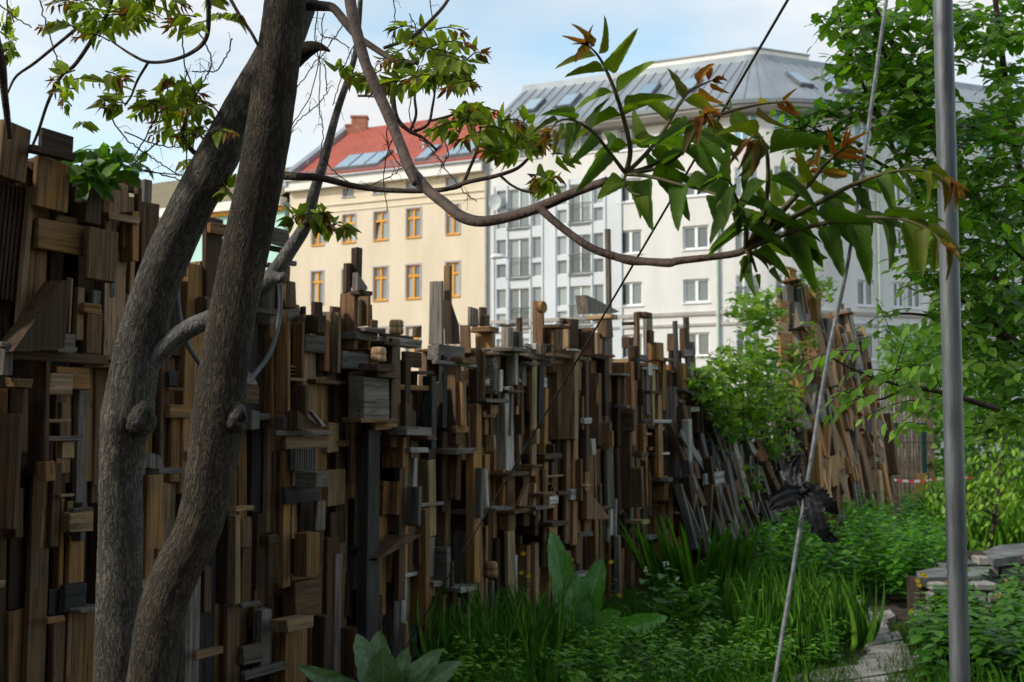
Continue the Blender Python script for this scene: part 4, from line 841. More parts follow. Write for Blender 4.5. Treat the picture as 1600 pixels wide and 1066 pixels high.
def leaning_wall():
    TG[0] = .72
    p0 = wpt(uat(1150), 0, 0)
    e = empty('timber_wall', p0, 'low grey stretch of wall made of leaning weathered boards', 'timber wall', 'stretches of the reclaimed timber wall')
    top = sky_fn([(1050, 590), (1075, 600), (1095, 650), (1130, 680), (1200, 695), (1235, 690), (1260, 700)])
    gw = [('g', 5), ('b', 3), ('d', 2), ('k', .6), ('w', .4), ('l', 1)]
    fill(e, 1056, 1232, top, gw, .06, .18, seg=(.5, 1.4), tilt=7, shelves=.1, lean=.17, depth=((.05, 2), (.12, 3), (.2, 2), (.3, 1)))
    for q in [(R2, 1140, 1170, 1195, 365, 1100, .1, 'g', -4), (R2, 1195, 1250, 1290, 430, 700, .05, 'b', -2), (R2, 1230, 1265, 1290, 330, 440, .02, 'g', -5), (R2, 1075, 1150, 1170, 480, 640, .0, 'b'),
              (R2, 1240, 1245, 1320, 625, 690, .16, 'w', -3), (R2, 1250, 1270, 1300, 690, 850, .12, 'g', -5), (R2, 1310, 1320, 1345, 560, 830, .12, 'g', -6), (R2, 1220, 1240, 1300, 850, 1000, .1, 'w', -3),
              (R2, 1290, 1340, 1440, 800, 1080, .1, 'g', -6), (R2, 1410, 1420, 1470, 820, 890, .2, 'g', -8), (R2, 1150, 1180, 1230, 640, 1500, .05, 'd', -4), (R2, 1095, 1130, 1160, 640, 1600, .02, 'd', -1)]: piece(e, *q)
    prism(e, R2, [(1245, 985), (1420, 1060), (1585, 935), (1590, 960), (1450, 1075), (1400, 1100), (1245, 1010)], .35, .1, 'g')
    # old pallet leaning against the foot of the wall
    ML = (1040, 660, S59)
    for q in [(185, 100, 460, 640, 'w'), (370, 110, 440, 780, 'g'), (470, 0, 660, 770, 'g')]:
        x0, y0, x1, y1, tn = q; (ua_, za), (ub_, zb) = wray(ML[0] + x0 / S59, ML[1] + y0 / S59, .45), wray(ML[0] + x1 / S59, ML[1] + y1 / S59, .45)
        a, b = wpt(ua_, za, .4), wpt(ub_, zb, .5); ax = a - b; ln = np.linalg.norm(ax); ax /= ln; sd_ = np.cross(NH, ax); sd_ /= np.linalg.norm(sd_); nn = np.cross(ax, sd_)
        timber(e, (a + b) / 2, (sd_, ax, nn), (.09, ln, .03), tn, 'plank')
    for y0, y1, tn in ((470, 590, 'w'), (660, 745, 'w'), (600, 655, 'g')):
        piece(e, ML, 365, 372, 620 if y0 > 500 else 545, y0, y1, .5, tn, -1)
    for k in range(120):                     # slender leaning boards over the face
        px_ = rnd(1072, 1262); py_ = rnd(650, 815); wv = .28 + max(0, (py_ - 650) / 165) * .3; u, z = wray(px_, py_, wv); ll = rnd(.3, 1.0); z = max(ll / 2 + .02, z); lw = rnd(.04, .12)
        wbox(e, u - lw / 2, u + lw / 2, z - ll / 2, z + ll / 2, wv - .04, wv + rnd(.0, .05), pick(gw + [('w', .8)]), rnd(-16, 16), rnd(-10, 10), back=rnd(0, 24))
leaning_wall()

def timber_tower():
    p0 = wpt(uat(1290), 0, 0)
    e = empty('timber_tower', p0, 'tall leaning tower of warm brown boards rising out of the ivy', 'timber tower')
    top = sky_fn([(1215, 560), (1222, 455), (1240, 425), (1262, 470), (1285, 485), (1315, 480), (1330, 505), (1345, 530), (1352, 560), (1360, 620), (1375, 680)])
    ww = [('o', 4), ('b', 3.6), ('d', 1.8), ('l', 3.4), ('g', 2.2), ('r', .2)]
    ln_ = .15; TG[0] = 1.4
    # the tower leans to the left, so its columns start further right at the ground
    def topl(u): return top(u)
    fill(e, 1222, 1356, top, ww, .12, .3, seg=(.35, 1.1), tilt=8, shelves=.12, lean=ln_, depth=((.06, 2), (.14, 3), (.25, 2), (.38, 1)))
    TW = (1100, 400, 1600 / 300.0)
    for q in [(TW, 690, 720, 770, 88, 250, .1, 'o'), (TW, 685, 690, 780, 85, 100, .2, 'l'), (TW, 600, 640, 710, 360, 560, .2, 'o', -2), (TW, 610, 625, 700, 545, 640, .24, 'l'), (TW, 610, 640, 740, 635, 940, .22, 'o', -4),
              (TW, 660, 700, 760, 240, 600, .12, 'g', -5), (TW, 760, 780, 800, 260, 500, .2, 'k', -8), (TW, 790, 830, 860, 300, 480, .14, 'o', -8), (TW, 800, 850, 900, 480, 700, .25, 'g', -14), (TW, 880, 930, 960, 385, 520, .1, 'o', -5),
              (TW, 930, 970, 1000, 490, 660, .2, 'l', -4), (TW, 1135, 1150, 1170, 395, 560, .1, 'd', -2), (TW, 740, 770, 810, 620, 830, .12, 'd', -5), (TW, 820, 860, 890, 700, 900, .2, 'o', -6), (TW, 630, 645, 735, 945, 985, .4, 'w', 6),
              (TW, 1050, 1070, 1090, 770, 950, .2, 'w', -3), (TW, 1110, 1130, 1160, 700, 900, .2, 'w', -3), (TW, 1180, 1210, 1240, 640, 800, .2, 'o', -3), (TW, 1220, 1240, 1280, 700, 870, .22, 'l', -3)]: piece(e, *q)
    for k in range(130):
        t = random.random(); py_ = 470 + 335 * t; px_ = rnd(1228 + 85 * max(0, t - .35), 1345 + 42 * t); wv = .15 + .48 * t
        if py_ < 1.25 * (px_ - 1240) + 440: continue
        u, z = wray(px_, py_, wv); ll = rnd(.2, 1.0); z = max(ll / 2, z); lw = rnd(.07, .24)
        wbox(e, u - lw / 2, u + lw / 2, z - ll / 2, z + ll / 2, wv - .05, wv + rnd(.02, .14), pick(ww), rnd(-22, 22), rnd(-8, 8), back=rnd(-3, 19))
    TG[0] = 1.05
timber_tower()
# ------------------------------------------------------------------ leaves
def template(n=3, prof=None, droop=.12, fold=.12, ser=0.0, wave=0.0):
    prof = prof or (lambda t: math.sin(math.pi * min(1, t ** .75)) ** .8)
    T = []; UV = []; F = []
    for i in range(n + 1):
        t = i / n; f = prof(t); wv = wave * math.sin(t * 17)
        s_ = 1 + (ser if i % 2 else -ser)
        for k in (-1, 0, 1):
            T.append((t, .5 * f * k * s_, -droop * t * t + abs(k) * fold * f * .5 + k * wv * f)); UV.append((t, k * 1.0))
    for i in range(n):
        a = i * 3; F += [(a, a + 3, a + 4, a + 1), (a + 1, a + 4, a + 5, a + 2)]
    return np.array(T), np.array(UV), np.array(F)
def unit(v): v = np.asarray(v, float); return v / (np.linalg.norm(v, axis=-1, keepdims=True) + 1e-9)
def leaves_vf(pos, dr, nm, ln, wd, col, tm):
    T, UV, F = tm; pos = np.asarray(pos, float); n = len(pos); dr = unit(dr); sd_ = unit(np.cross(nm, dr)); nm = np.cross(dr, sd_)
    ln = np.broadcast_to(ln, (n,)); wd = np.broadcast_to(wd, (n,)); col = np.broadcast_to(col, (n, 3))
    V = pos[:, None] + dr[:, None] * (ln[:, None] * T[:, 0])[..., None] + sd_[:, None] * (wd[:, None] * T[:, 1])[..., None] + nm[:, None] * (ln[:, None] * T[:, 2])[..., None]
    k = len(T); FF = (F[None] + (np.arange(n) * k)[:, None, None]).reshape(-1, F.shape[1])
    return V.reshape(-1, 3), FF, np.tile(UV, (n, 1)), np.repeat(col, k, 0)
def leaves(name, pos, dr, nm, ln, wd, col, mat, parent, tm, org=None, kind=None):
    V, F, uv, c = leaves_vf(pos, dr, nm, ln, wd, col, tm)
    o = mesh(name, V, F, mat, parent, org, True, uv, c)
    if kind: o['kind'] = kind
    return o
TM_S = template(3)
TM_AIL = template(12, lambda t: (min(1, (t * 7) ** .7) * (1 - t) ** .62 * 1.25 + .02), .2, .22, .035, .02)
TM_A2 = template(4, lambda t: (min(1, (t * 6) ** .7) * (1 - t) ** .6 * 1.25 + .02), .18, .2)
TM_BIG = template(14, lambda t: math.sin(math.pi * min(1, (t * .97 + .03) ** .8)) ** .75, .25, .2, .02, .03)
TM_BLADE = template(5, lambda t: (1 - t) ** .5 * min(1, .4 + t * 4), .35, .25)
def lerp(a, b, t): return np.asarray(a) * (1 - t) + np.asarray(b) * t
G_OLD = (.07, .135, .02); G_MID = (.13, .19, .02); G_YNG = (.12, .13, .02); RED = (.22, .068, .018); PURP = (.10, .05, .035)

def compound(R_, npair, L0, wfac, old, young, face, droop=.5, tipred=.6, jitter=.15, hang=0.5):
    """leaflets along a smoothed rachis R_; returns pos, dir, nrm, len, wid, col"""
    n = len(R_); o = [[], [], [], [], [], []]
    tg = unit(np.gradient(R_, axis=0))
    ts = [.22 + .72 * (i / max(1, npair - 1)) ** .95 for i in range(npair)]
    for i, t in enumerate(ts + [1.0]):
        k = min(n - 1, int(t * (n - 1))); tan = tg[k]; sd_ = unit(np.cross(face, tan))
        sizes = L0 * (1 - .5 * t ** 2.5) * (.8 + .2 * min(1, t * 4))
        for sgn in ((-1, 1) if t < 1 else (0,)):
            d = unit(tan * (.35 + .35 * t) + sd_ * sgn * (.9 - .35 * t) + np.array([0, 0, -1]) * droop * (1 - .3 * t) + rng.normal(0, jitter, 3) * .8)
            nn = unit(np.asarray(face) * .6 + np.array([0, 0, .5]) * hang + rng.normal(0, .38, 3) + sd_ * sgn * .45)
            c = lerp(old, G_YNG if young else old, np.clip((t - .55) / .35, 0, 1)); c = lerp(c, RED, np.clip((t - tipred) / .25, 0, 1)) if young else c
            c = np.asarray(c) * rnd(.5, 1.2)
            l_ = sizes * rnd(.85, 1.12)
            o[0].append(R_[k] + d * .004); o[1].append(d); o[2].append(nn); o[3].append(l_); o[4].append(l_ * wfac * rnd(.85, 1.1) * (1 - .45 * max(0, (t - .5) / .5 if young else 0))); o[5].append(c)
    if young:                                # slender unfolding leaflets at the tip
        for j in range(3):
            d = unit(tg[-1] * .9 + rng.normal(0, .45, 3)); l_ = L0 * rnd(.25, .45)
            o[0].append(R_[-1]); o[1].append(d); o[2].append(unit(np.asarray(face) + rng.normal(0, .4, 3))); o[3].append(l_); o[4].append(l_ * .2); o[5].append(lerp(RED, (.2, .1, .02), random.random()))
    return [np.array(x) for x in o]

# ------------------------------------------------------------------ the two-stemmed tree of heaven
def pxpath(P, d0, d1, rpx, k=6):           # pixel polyline with depths d0..d1 and half widths in pixels
    n = len(P); ds = np.linspace(d0, d1, n); Q = [pix(x, y, d) for (x, y), d in zip(P, ds)]
    rp = np.interp(np.linspace(0, 1, n), np.linspace(0, 1, len(rpx)), rpx); return smooth_path(Q, rp * ds / FPX, k)
TREE = empty('tree_of_heaven', pix(215, 1066, 4.7) * [1, 1, 0], 'two-stemmed tree with furrowed bark and an overhanging leafy branch', 'tree')
def bark_tube(P, r_, n, mat, name, amp=.03, k=2):
    V, F = tube_vf(P, r_, n, True); V = np.array(V); m_ = len(P)
    ph = rng.uniform(0, 6.28, 5); a = np.linspace(0, 2 * math.pi, n, endpoint=False)
    for i in range(m_):
        dsp = amp * (np.sin(2 * a + ph[0] + i * .09) + .6 * np.sin(3 * a + ph[1] - i * .13) + .35 * np.sin(5 * a + ph[2] + i * .3)) + rng.normal(0, amp * .25, n)
        V[i * n:(i + 1) * n] = P[i] + (V[i * n:(i + 1) * n] - P[i]) * (1 + dsp)[:, None]
    o = mesh(name, V, F, mat, TREE, smooth=True)
    s_ = np.concatenate([[0], np.cumsum(np.linalg.norm(np.diff(P, axis=0), axis=1))]); at = o.data.attributes.new('bark', 'FLOAT_VECTOR', 'POINT'); B = np.zeros((len(V), 3))
    for i in range(m_): B[i * n:(i + 1) * n] = np.stack([np.cos(a) * r_[0], np.sin(a) * r_[0], np.full(n, s_[i])], 1)
    at.data.foreach_set('vector', B.ravel()); return o
M['vine2'] = noise_mat('knot_bark', (.018, .015, .012), (.085, .075, .065), 30, 6, .9, .8, bscale=70)
def trunks():
    base = pix(187, 1066, 4.95)
    P, r_ = pxpath([(178, 1250), (182, 1160), (184, 1066), (186, 950), (188, 850), (188, 750), (192, 690), (199, 650), (205, 610), (218, 540), (238, 465), (262, 400), (300, 320), (340, 245), (385, 165), (425, 95), (455, 30), (480, -60), (500, -180)], 5.0, 4.75, [40, 37, 36, 35, 35, 34, 36, 41, 37, 35, 34, 34, 34, 34, 33, 32, 31, 30, 28], 8)
    bark_tube(P, r_, 30, M['bark'], 'trunk')
    P, r_ = pxpath([(212, 1250), (222, 1160), (236, 1066), (252, 960), (278, 890), (304, 840), (321, 780), (332, 715), (341, 655), (349, 590), (362, 500), (381, 400), (402, 300), (419, 200), (434, 100), (447, 0), (462, -120), (475, -230)], 4.45, 4.3, [40, 38, 37, 37, 37, 37, 36, 38, 41, 37, 36, 37, 37, 37, 35, 33, 32, 30], 8)
    bark_tube(P, r_, 30, M['bark2'], 'trunk')
    # knots
    for (x, y, d, rr, rim, m_) in ((228, 655, 4.83, .036, .012, 'bark'), (375, 655, 4.32, .026, .01, 'bark2')):
        c = pix(x, y, d); ax = unit(np.array([.75, -.6, -.1])); V = []
        X = unit(np.cross(ax, UPV)); Y = np.cross(ax, X); mb = MB(); F = []; n = 16; prof = [(1.7, -.035), (1.35, -.005), (1.0, .009), (.7, .013), (.5, .008), (.35, .002), (.15, .004), (.02, .005)]
        for (f, h) in prof:
            for k in range(n): a = 2 * math.pi * k / n; V.append(c + (X * math.cos(a) + Y * 1.35 * math.sin(a)) * rr * f * (1 + .12 * math.sin(3 * a)) + ax * h)
        for i in range(len(prof) - 1):
            for k in range(n): F.append((i * n + k, i * n + (k + 1) % n, (i + 1) * n + (k + 1) % n, (i + 1) * n + k))
        V = [v + rng.normal(0, .0018, 3) for v in V]; mb.add(V, F).build('knot', M['vine2'], TREE, smooth=True)
    P, r_ = pxpath([(205, 640), (222, 597), (240, 562), (285, 520), (330, 498), (375, 475), (405, 452), (425, 432), (450, 395), (478, 350), (491, 300), (505, 255), (525, 180), (545, 120), (556, 80), (562, 20), (566, -60)], 4.9, 4.6, [17, 17, 16, 15, 14, 14, 14, 14, 12, 10.5, 9, 7.5, 6, 5, 4.5, 4, 3.5], 6)
    bark_tube(P, r_, 14, M['limb'], 'limb', .025)
    P, r_ = pxpath([(425, 432), (438, 434), (444, 430)], 4.62, 4.58, [9, 8, 6], 3); bark_tube(P, r_, 10, M['limb'], 'stub', .06)
    P, r_ = pxpath([(462, 85), (480, 78), (492, 74), (502, 74), (515, 80)], 4.5, 4.45, [20, 13, 9, 6, 2], 4); bark_tube(P, r_, 12, M['bark2'], 'stub', .06)
    B = 'branch'
    P, r_ = pxpath([(540, -120), (543, -40), (550, 20), (560, 62), (575, 110), (598, 160), (620, 212), (638, 258), (652, 280), (672, 300), (695, 318), (720, 338), (752, 346), (800, 338), (845, 323), (900, 300), (948, 283)], 3.7, 2.5, [9.5, 9, 9, 9, 8, 9, 8.5, 9.5, 11, 8.5, 9, 9, 8.5, 8, 9, 7.5, 7], 6)
    bark_tube(P, r_, 14, M['twig'], B, .04)
    P, r_ = pxpath([(640, 262), (645, 275), (648, 287)], 3.08, 3.03, [8, 6, 5], 3); bark_tube(P, r_, 10, M['twig'], 'stub', .06)
    P, r_ = pxpath([(843, 324), (862, 342), (890, 365), (925, 388), (965, 402), (985, 407), (1010, 409), (1045, 411), (1060, 408), (1110, 402), (1150, 396), (1165, 390)], 2.62, 2.35, [7, 6.5, 6.5, 6.5, 6.5, 7.5, 6, 7, 6, 5.5, 6, 6], 6)
    bark_tube(P, r_, 12, M['twig'], B, .04)
    for spec in [([(478, 8), (505, 10), (522, 14), (540, 35), (556, 55), (580, 72), (605, 88), (625, 97), (652, 98)], 4.4, 4.0, [9, 8, 7, 7, 6, 5.5, 5, 5, 3.5]),
                 ([(622, 97), (617, 120), (614, 150), (620, 185), (640, 205), (660, 215), (683, 235)], 4.05, 4.1, [5, 4.5, 4, 4, 3, 2.5, 2]),
                 ([(600, 75), (640, 60), (670, 35), (700, 0), (715, -40)], 4.1, 4.3, [3, 3, 3, 2.6, 2]),
                 ([(437, 274), (470, 276), (500, 278), (560, 292), (620, 298), (690, 297), (730, 285), (775, 275), (810, 262), (836, 236)], 4.5, 4.2, [7, 6, 5.5, 4.5, 4, 4, 3.8, 3.5, 3, 2]),
                 ([(690, 297), (720, 290), (733, 265), (745, 235), (750, 205), (755, 190)], 4.3, 4.4, [3.5, 3, 3, 2.6, 2.2, 1.8]),
                 ([(780, 273), (800, 290), (825, 300), (850, 297), (870, 285)], 4.2, 4.1, [2.5, 2, 2, 1.8, 1.5]),
                 ([(640, 206), (650, 180), (648, 150), (655, 128)], 4.1, 4.15, [2.5, 2.2, 2, 1.5]), ([(640, 208), (668, 195), (676, 165), (680, 140)], 4.1, 4.1, [2.8, 2.5, 2.2, 1.5]),
                 ([(668, 190), (700, 182), (725, 172), (745, 160)], 4.1, 4.1, [2.2, 2, 1.8, 1.4]),
                 ([(560, 150), (575, 150), (590, 152)], 4.3, 4.2, [2, 2, 1.5]),
                 ([(178, -30), (170, 15), (148, 55), (118, 100), (95, 120), (75, 160), (60, 205), (52, 225)], 4.6, 5.2, [4, 3.5, 3.4, 3, 2.8, 2.6, 2.4, 2.4]),
                 ([(128, 38), (95, 65), (55, 98), (25, 120), (10, 150)], 4.9, 5.0, [3, 2.6, 2.6, 2.2, 1.5]),
                 ([(322, -30), (326, 20), (322, 60), (300, 82), (265, 95), (232, 97), (205, 85), (175, 65)], 4.4, 4.7, [4.6, 4.2, 3.7, 3.2, 2.8, 2.5, 2.2, 1.6]),
                 ([(232, 97), (215, 125), (205, 150), (195, 165)], 4.6, 4.7, [2.5, 2.2, 1.8, 1.5]), ([(-8, 60), (2, 100), (6, 140), (12, 190), (15, 215)], 4.8, 5.1, [9, 8, 6, 5, 4]),
                 ([(355, -10), (375, 25), (392, 50), (403, 70)], 4.5, 4.5, [3, 2.8, 2.6, 2.5]), ([(330, 260), (300, 235), (285, 212), (290, 190), (300, 170)], 4.9, 4.8, [5, 4, 3.5, 3, 2]), ([(478, 352), (495, 345), (515, 352), (525, 360)], 4.65, 4.6, [5, 4, 3, 2])]:
        P, r_ = pxpath(*spec); bark_tube(P, r_, 8, M['twig'], B, .05)
trunks()
TOCAM = np.array([0, -1.0, .15])
CROWN = True
def near_leaf(P, d0, d1, npair, L0, wf=.42, old=G_OLD, young=True, droop=.5, tipred=.6, rp=(3, 2, 1)):
    R_, r_ = pxpath(P, d0, d1, list(rp), 5)
    V, F = tube_vf(R_, r_, 7); a = mesh('compound_leaf', V, F, M['stalk'], TREE, smooth=True)
    c = compound(R_, npair, L0 * .93, wf * .84, old, young, unit(TOCAM + rng.normal(0, .25, 3)), droop, tipred)
    for i in range(len(c[0])):
        tm = template(12, lambda t: (min(1, (t * 7) ** .7) * (1 - t) ** .62 * 1.25 + .02), rnd(.05, .38), rnd(.15, .55), .035, rnd(-.03, .03))
        leaves('leaflet', c[0][i:i + 1], c[1][i:i + 1], c[2][i:i + 1], c[3][i:i + 1], c[4][i:i + 1], c[5][i:i + 1], M['leaf'], a, tm, c[0][i])
def stalk_mat():
    return noise_mat('leaf_stalk', (.05, .05, .02), (.11, .09, .035), 20, 3, .6, 0)
M['stalk'] = stalk_mat()
def big_leaves():
    A = (978, 272)
    for q in [([A, (985, 235), (976, 190), (962, 145), (945, 105), (932, 84), (920, 72)], 2.5, 2.4, 6, .115, .4, G_MID, True, .35, .78, (4.5, 3.5, 1.2)),
              ([A, (950, 235), (925, 205), (895, 188), (872, 190), (858, 208)], 2.5, 2.35, 5, .105, .42, G_OLD, True, .75, .85, (3.5, 2.5, 1)),
                            ([A, (1010, 240), (1035, 208), (1058, 168), (1078, 142), (1098, 132), (1112, 126)], 2.5, 2.55, 5, .1, .42, G_MID, True, .35, .55, (4, 3, 1.2)),
              ([A, (1020, 258), (1065, 225), (1105, 188), (1150, 172), (1190, 163), (1225, 160)], 2.5, 2.6, 6, .115, .42, G_OLD, True, .75, .72, (4, 3, 1.2)),
              ([A, (1015, 276), (1060, 288), (1100, 298), (1135, 312), (1150, 330)], 2.5, 2.3, 4, .11, .46, G_OLD, False, .7, .9, (3.5, 2.6, 1.2)),
              ([A, (1030, 262), (1070, 235), (1088, 200), (1092, 185), (1100, 178)], 2.5, 2.35, 5, .12, .42, G_OLD, True, .8, .7, (3.5, 2.5, 1.2)),
              ([A, (975, 285), (985, 300), (1000, 305)], 2.5, 2.4, 1, .09, .6, G_MID, False, .7, .9, (3, 2, 1))]: near_leaf(*q)
    Bc = (1165, 390)
    for q in [([Bc, (1200, 352), (1235, 315), (1262, 290), (1285, 262), (1305, 242), (1322, 228)], 2.35, 2.3, 6, .085, .36, G_MID, True, .15, .48, (6, 4, 1.5)),
              ([Bc, (1215, 355), (1265, 325), (1320, 295), (1370, 275), (1415, 266), (1455, 270), (1485, 286)], 2.35, 2.25, 7, .115, .44, G_OLD, True, .95, .84, (6, 3.5, 1.2)),
              ([Bc, (1210, 372), (1262, 355), (1320, 344), (1375, 340), (1420, 345), (1455, 362), (1478, 385)], 2.35, 2.15, 7, .12, .46, G_OLD, True, .95, .97, (5, 3.5, 1.2)),
              ([Bc, (1190, 345), (1199, 300), (1200, 255), (1195, 225), (1180, 212), (1170, 220)], 2.35, 2.2, 5, .13, .42, G_OLD, True, .85, .82, (5, 3.5, 1.2)),
              ([Bc, (1195, 360), (1225, 330), (1250, 300), (1258, 280), (1262, 262)], 2.35, 2.45, 4, .1, .42, G_MID, True, .5, .7, (4, 3, 1)),
              ([Bc, (1175, 405), (1182, 425)], 2.35, 2.33, 1, .055, .4, G_MID, False, .9, .9, (4, 3, 2)), ([Bc, (1180, 398), (1195, 405), (1205, 415)], 2.35, 2.33, 1, .085, .45, G_OLD, False, .8, .9, (4, 3, 2)),
              ([Bc, (1165, 350), (1150, 310), (1140, 285), (1120, 275)], 2.35, 2.2, 4, .105, .44, G_OLD, False, .8, .9, (4, 3, 1)),
              ]: near_leaf(*q)
big_leaves()
def sprays():                               # smaller compound leaves on the farther twigs of the same tree
    S = [((652, 100), 60, 13, 4.1), ((690, 95), 55, 12, 4.1), ((730, 110), 40, 6, 4.1), ((745, 165), 42, 7, 4.1), ((775, 190), 38, 6, 4.1), ((720, 190), 30, 4, 4.2), ((800, 225), 36, 7, 4.2), ((840, 235), 30, 5, 4.2), ((865, 285), 28, 5, 4.1), ((815, 215), 30, 4, 4.2),
         ((590, 120), 40, 5, 4.2), ((540, 110), 22, 2, 4.5), ((495, 330), 34, 6, 4.6), ((470, 345), 25, 4, 4.6), ((520, 340), 22, 3, 4.6), ((150, 20), 55, 9, 4.7), ((200, 40), 60, 12, 4.7), ((230, 15), 45, 7, 4.6), ((120, 40), 40, 4, 4.8), ((140, 130), 42, 6, 4.8), ((190, 160), 45, 7, 4.8),
         ((260, 150), 45, 9, 4.8), ((290, 180), 48, 11, 4.8), ((320, 195), 36, 6, 4.8), ((265, 170), 40, 6, 4.8), ((100, 180), 30, 2, 5.0), ((345, 30), 30, 4, 4.5), ((300, 15), 35, 4, 4.5), ((12, 75), 22, 4, 4.9), ((20, 40), 25, 2, 4.9), ((300, 250), 22, 3, 4.9), ((355, 300), 20, 2, 4.7), ((665, 60), 35, 4, 4.1)]
    for (c, rad, n, d) in S:
        for k in range(max(2, int(n * .8))):
            a = rnd(-.6, 3.9); ln = rad * rnd(.7, 1.25); x0 = c[0] + rnd(-.75, .75) * rad; y0 = c[1] + rnd(-.6, .6) * rad
            P = [(x0, y0), (x0 + math.cos(a) * ln * .5, y0 - math.sin(a) * ln * .35), (x0 + math.cos(a) * ln, y0 - math.sin(a) * ln * .5 + ln * .18)]
            d0 = d + rnd(-.25, .25); R_, r_ = pxpath(P, d0, d0 + rnd(-.12, .12), [1.3, 1, .6], 5)
            cc_ = compound(R_, random.choice((4, 5, 6)), rnd(.058, .085), .44, lerp((.14, .21, .02), (.27, .33, .03), random.random()), random.random() < .75, unit(TOCAM + rng.normal(0, .5, 3)), rnd(.3, .8), rnd(.5, .8))
            V, F, uv, cl = leaves_vf(*cc_, TM_A2); V2, F2 = tube_vf(R_, r_, 4)
            FF = [tuple(f) for f in F] + [tuple(i + len(V) for i in f) for f in F2]
            mesh('compound_leaf', np.vstack([V, V2]), FF, M['leaf'], TREE, None, True, np.vstack([uv, np.zeros((len(V2), 2)) + [.5, .5]]), np.vstack([cl, np.tile((.05, .045, .02), (len(V2), 1))]))
sprays()
def shade_crown():                                # the crown above the picture, unseen and added to shade the near wall
    n = 6000; P = []
    while len(P) < n:
        q = rng.normal(0, 1, 3); q = q / np.linalg.norm(q) * random.random() ** .4; p = np.array([-2.2, 4.6, 6.9]) + q * [3.9, 3.6, 2.2]
        if p[2] > 2.3 + .36 * max(p[1], 0) + .25: P.append(p)
    P = np.array(P); D = rng.normal(0, 1, (n, 3)) * [1, 1, .4] + [0, 0, -.5]; Nn = rng.normal(0, .5, (n, 3)) + [0, 0, 1]; Ln = rng.uniform(.1, .15, n)
    C = lerp(G_OLD, G_MID, .5) * rng.uniform(.7, 1.3, (n, 1))
    leaves('shade_crown', P, D, Nn, Ln, Ln * .42, C, M['leaf'], TREE, TM_S, kind='stuff')
    for (a, b) in [((-.9, 4.3, 4.0), (-1.2, 4.0, 7.5)), ((-.75, 4.7, 3.8), (-2.8, 5.2, 7.6)), ((-1.0, 4.2, 5.0), (.2, 4.2, 7.0)), ((-1.1, 4.1, 5.6), (-3.4, 3.2, 7.0))]:
        Q, r_ = smooth_path([a, lerp(a, b, .5) + [.1, .1, 0], b], [.07, .045, .015], 6); MB().tube(Q, r_, 9, wob=.03).build('branch', M['bark2'], TREE, smooth=True)
shade_crown()

# ------------------------------------------------------------------ dry vines hanging by the trunk
def vines():
    specs = [([(272, -10), (280, 30), (287, 80), (291, 130), (290, 200), (292, 260), (285, 285)], 'leftmost'), ([(305, 40), (326, 80), (330, 100), (318, 130), (295, 170), (288, 200)], ''), ([(362, 60), (355, 85), (340, 108), (325, 112), (300, 112)], ''), ([(60, -10), (70, 30), (85, 80), (95, 118)], ''), ([(0, 8), (25, 28), (48, 42)], ''),
             ([(13, -10), (10, 30), (8, 60)], ''), ([(170, 165), (180, 195), (200, 220), (225, 238), (250, 255), (280, 275)], ''), ([(255, 155), (235, 200), (215, 235), (205, 250)], ''), ([(195, 205), (240, 225), (285, 232)], ''), ([(250, 220), (225, 240), (205, 262)], ''), ([(225, 265), (260, 275), (300, 285)], ''), ([(290, 110), (310, 150), (335, 170), (350, 190)], '')]
    def vine(i, sp, label, group=None, d=4.75, rr=1.3):
        P = []
        P, r_ = pxpath(sp, d, d + rnd(-.1, .1), [rr, rr * .8], 6); P = P + rng.normal(0, .002, P.shape)
        mb = MB(); mb.tube(P, r_, 5)
        for k in range(int(len(P) / 3)):     # short side twigs and tendrils
            a = P[random.randrange(len(P))]; v = rng.normal(0, 1, 3) * [1, .4, 1]; v = unit(v) * rnd(.02, .07); mb.tube([a, a + v * .6 + [0, 0, .01], a + v + [0, 0, -.01]], [.0011, .0009, .0006], 4)
        return mb
    e = empty('dry_vine', pix(270, 250, 4.8), 'thin bare vines tangled left of the leaning trunk', 'vine', 'dry vines')
    for i, (sp, _) in enumerate(specs): vine(i, sp, '').build('vine_stem', M['vine'], e)
    e = empty('dry_vine', pix(500, 250, 4.7), 'thin bare vines dangling right of the dark trunk', 'vine', 'dry vines')
    for sp in [[(497, 5), (493, 60), (500, 110), (498, 170), (505, 200), (500, 250)], [(540, 30), (515, 70), (490, 100), (470, 130), (460, 140)], [(507, 100), (510, 140), (495, 165), (470, 185), (450, 215)], [(505, 20), (500, 80), (485, 150), (455, 195)], [(560, 55), (540, 100), (530, 130), (520, 165)], [(615, -5), (617, 40), (612, 80)], [(640, 20), (650, 50), (640, 85)], [(620, 200), (600, 260), (605, 330)], [(645, 130), (640, 180), (655, 215)],
               [(505, 245), (520, 265), (545, 285), (575, 290), (610, 275), (635, 258)], [(655, 215), (680, 240), (700, 270), (725, 300), (745, 315)], [(690, 200), (700, 240), (690, 260)], [(605, 190), (607, 230), (625, 260)], [(500, 55), (525, 62), (545, 75)], [(670, -10), (675, 30), (685, 60)]]: vine(0, sp, '', d=4.45, rr=1.0).build('vine_stem', M['vine'], e)
vines()

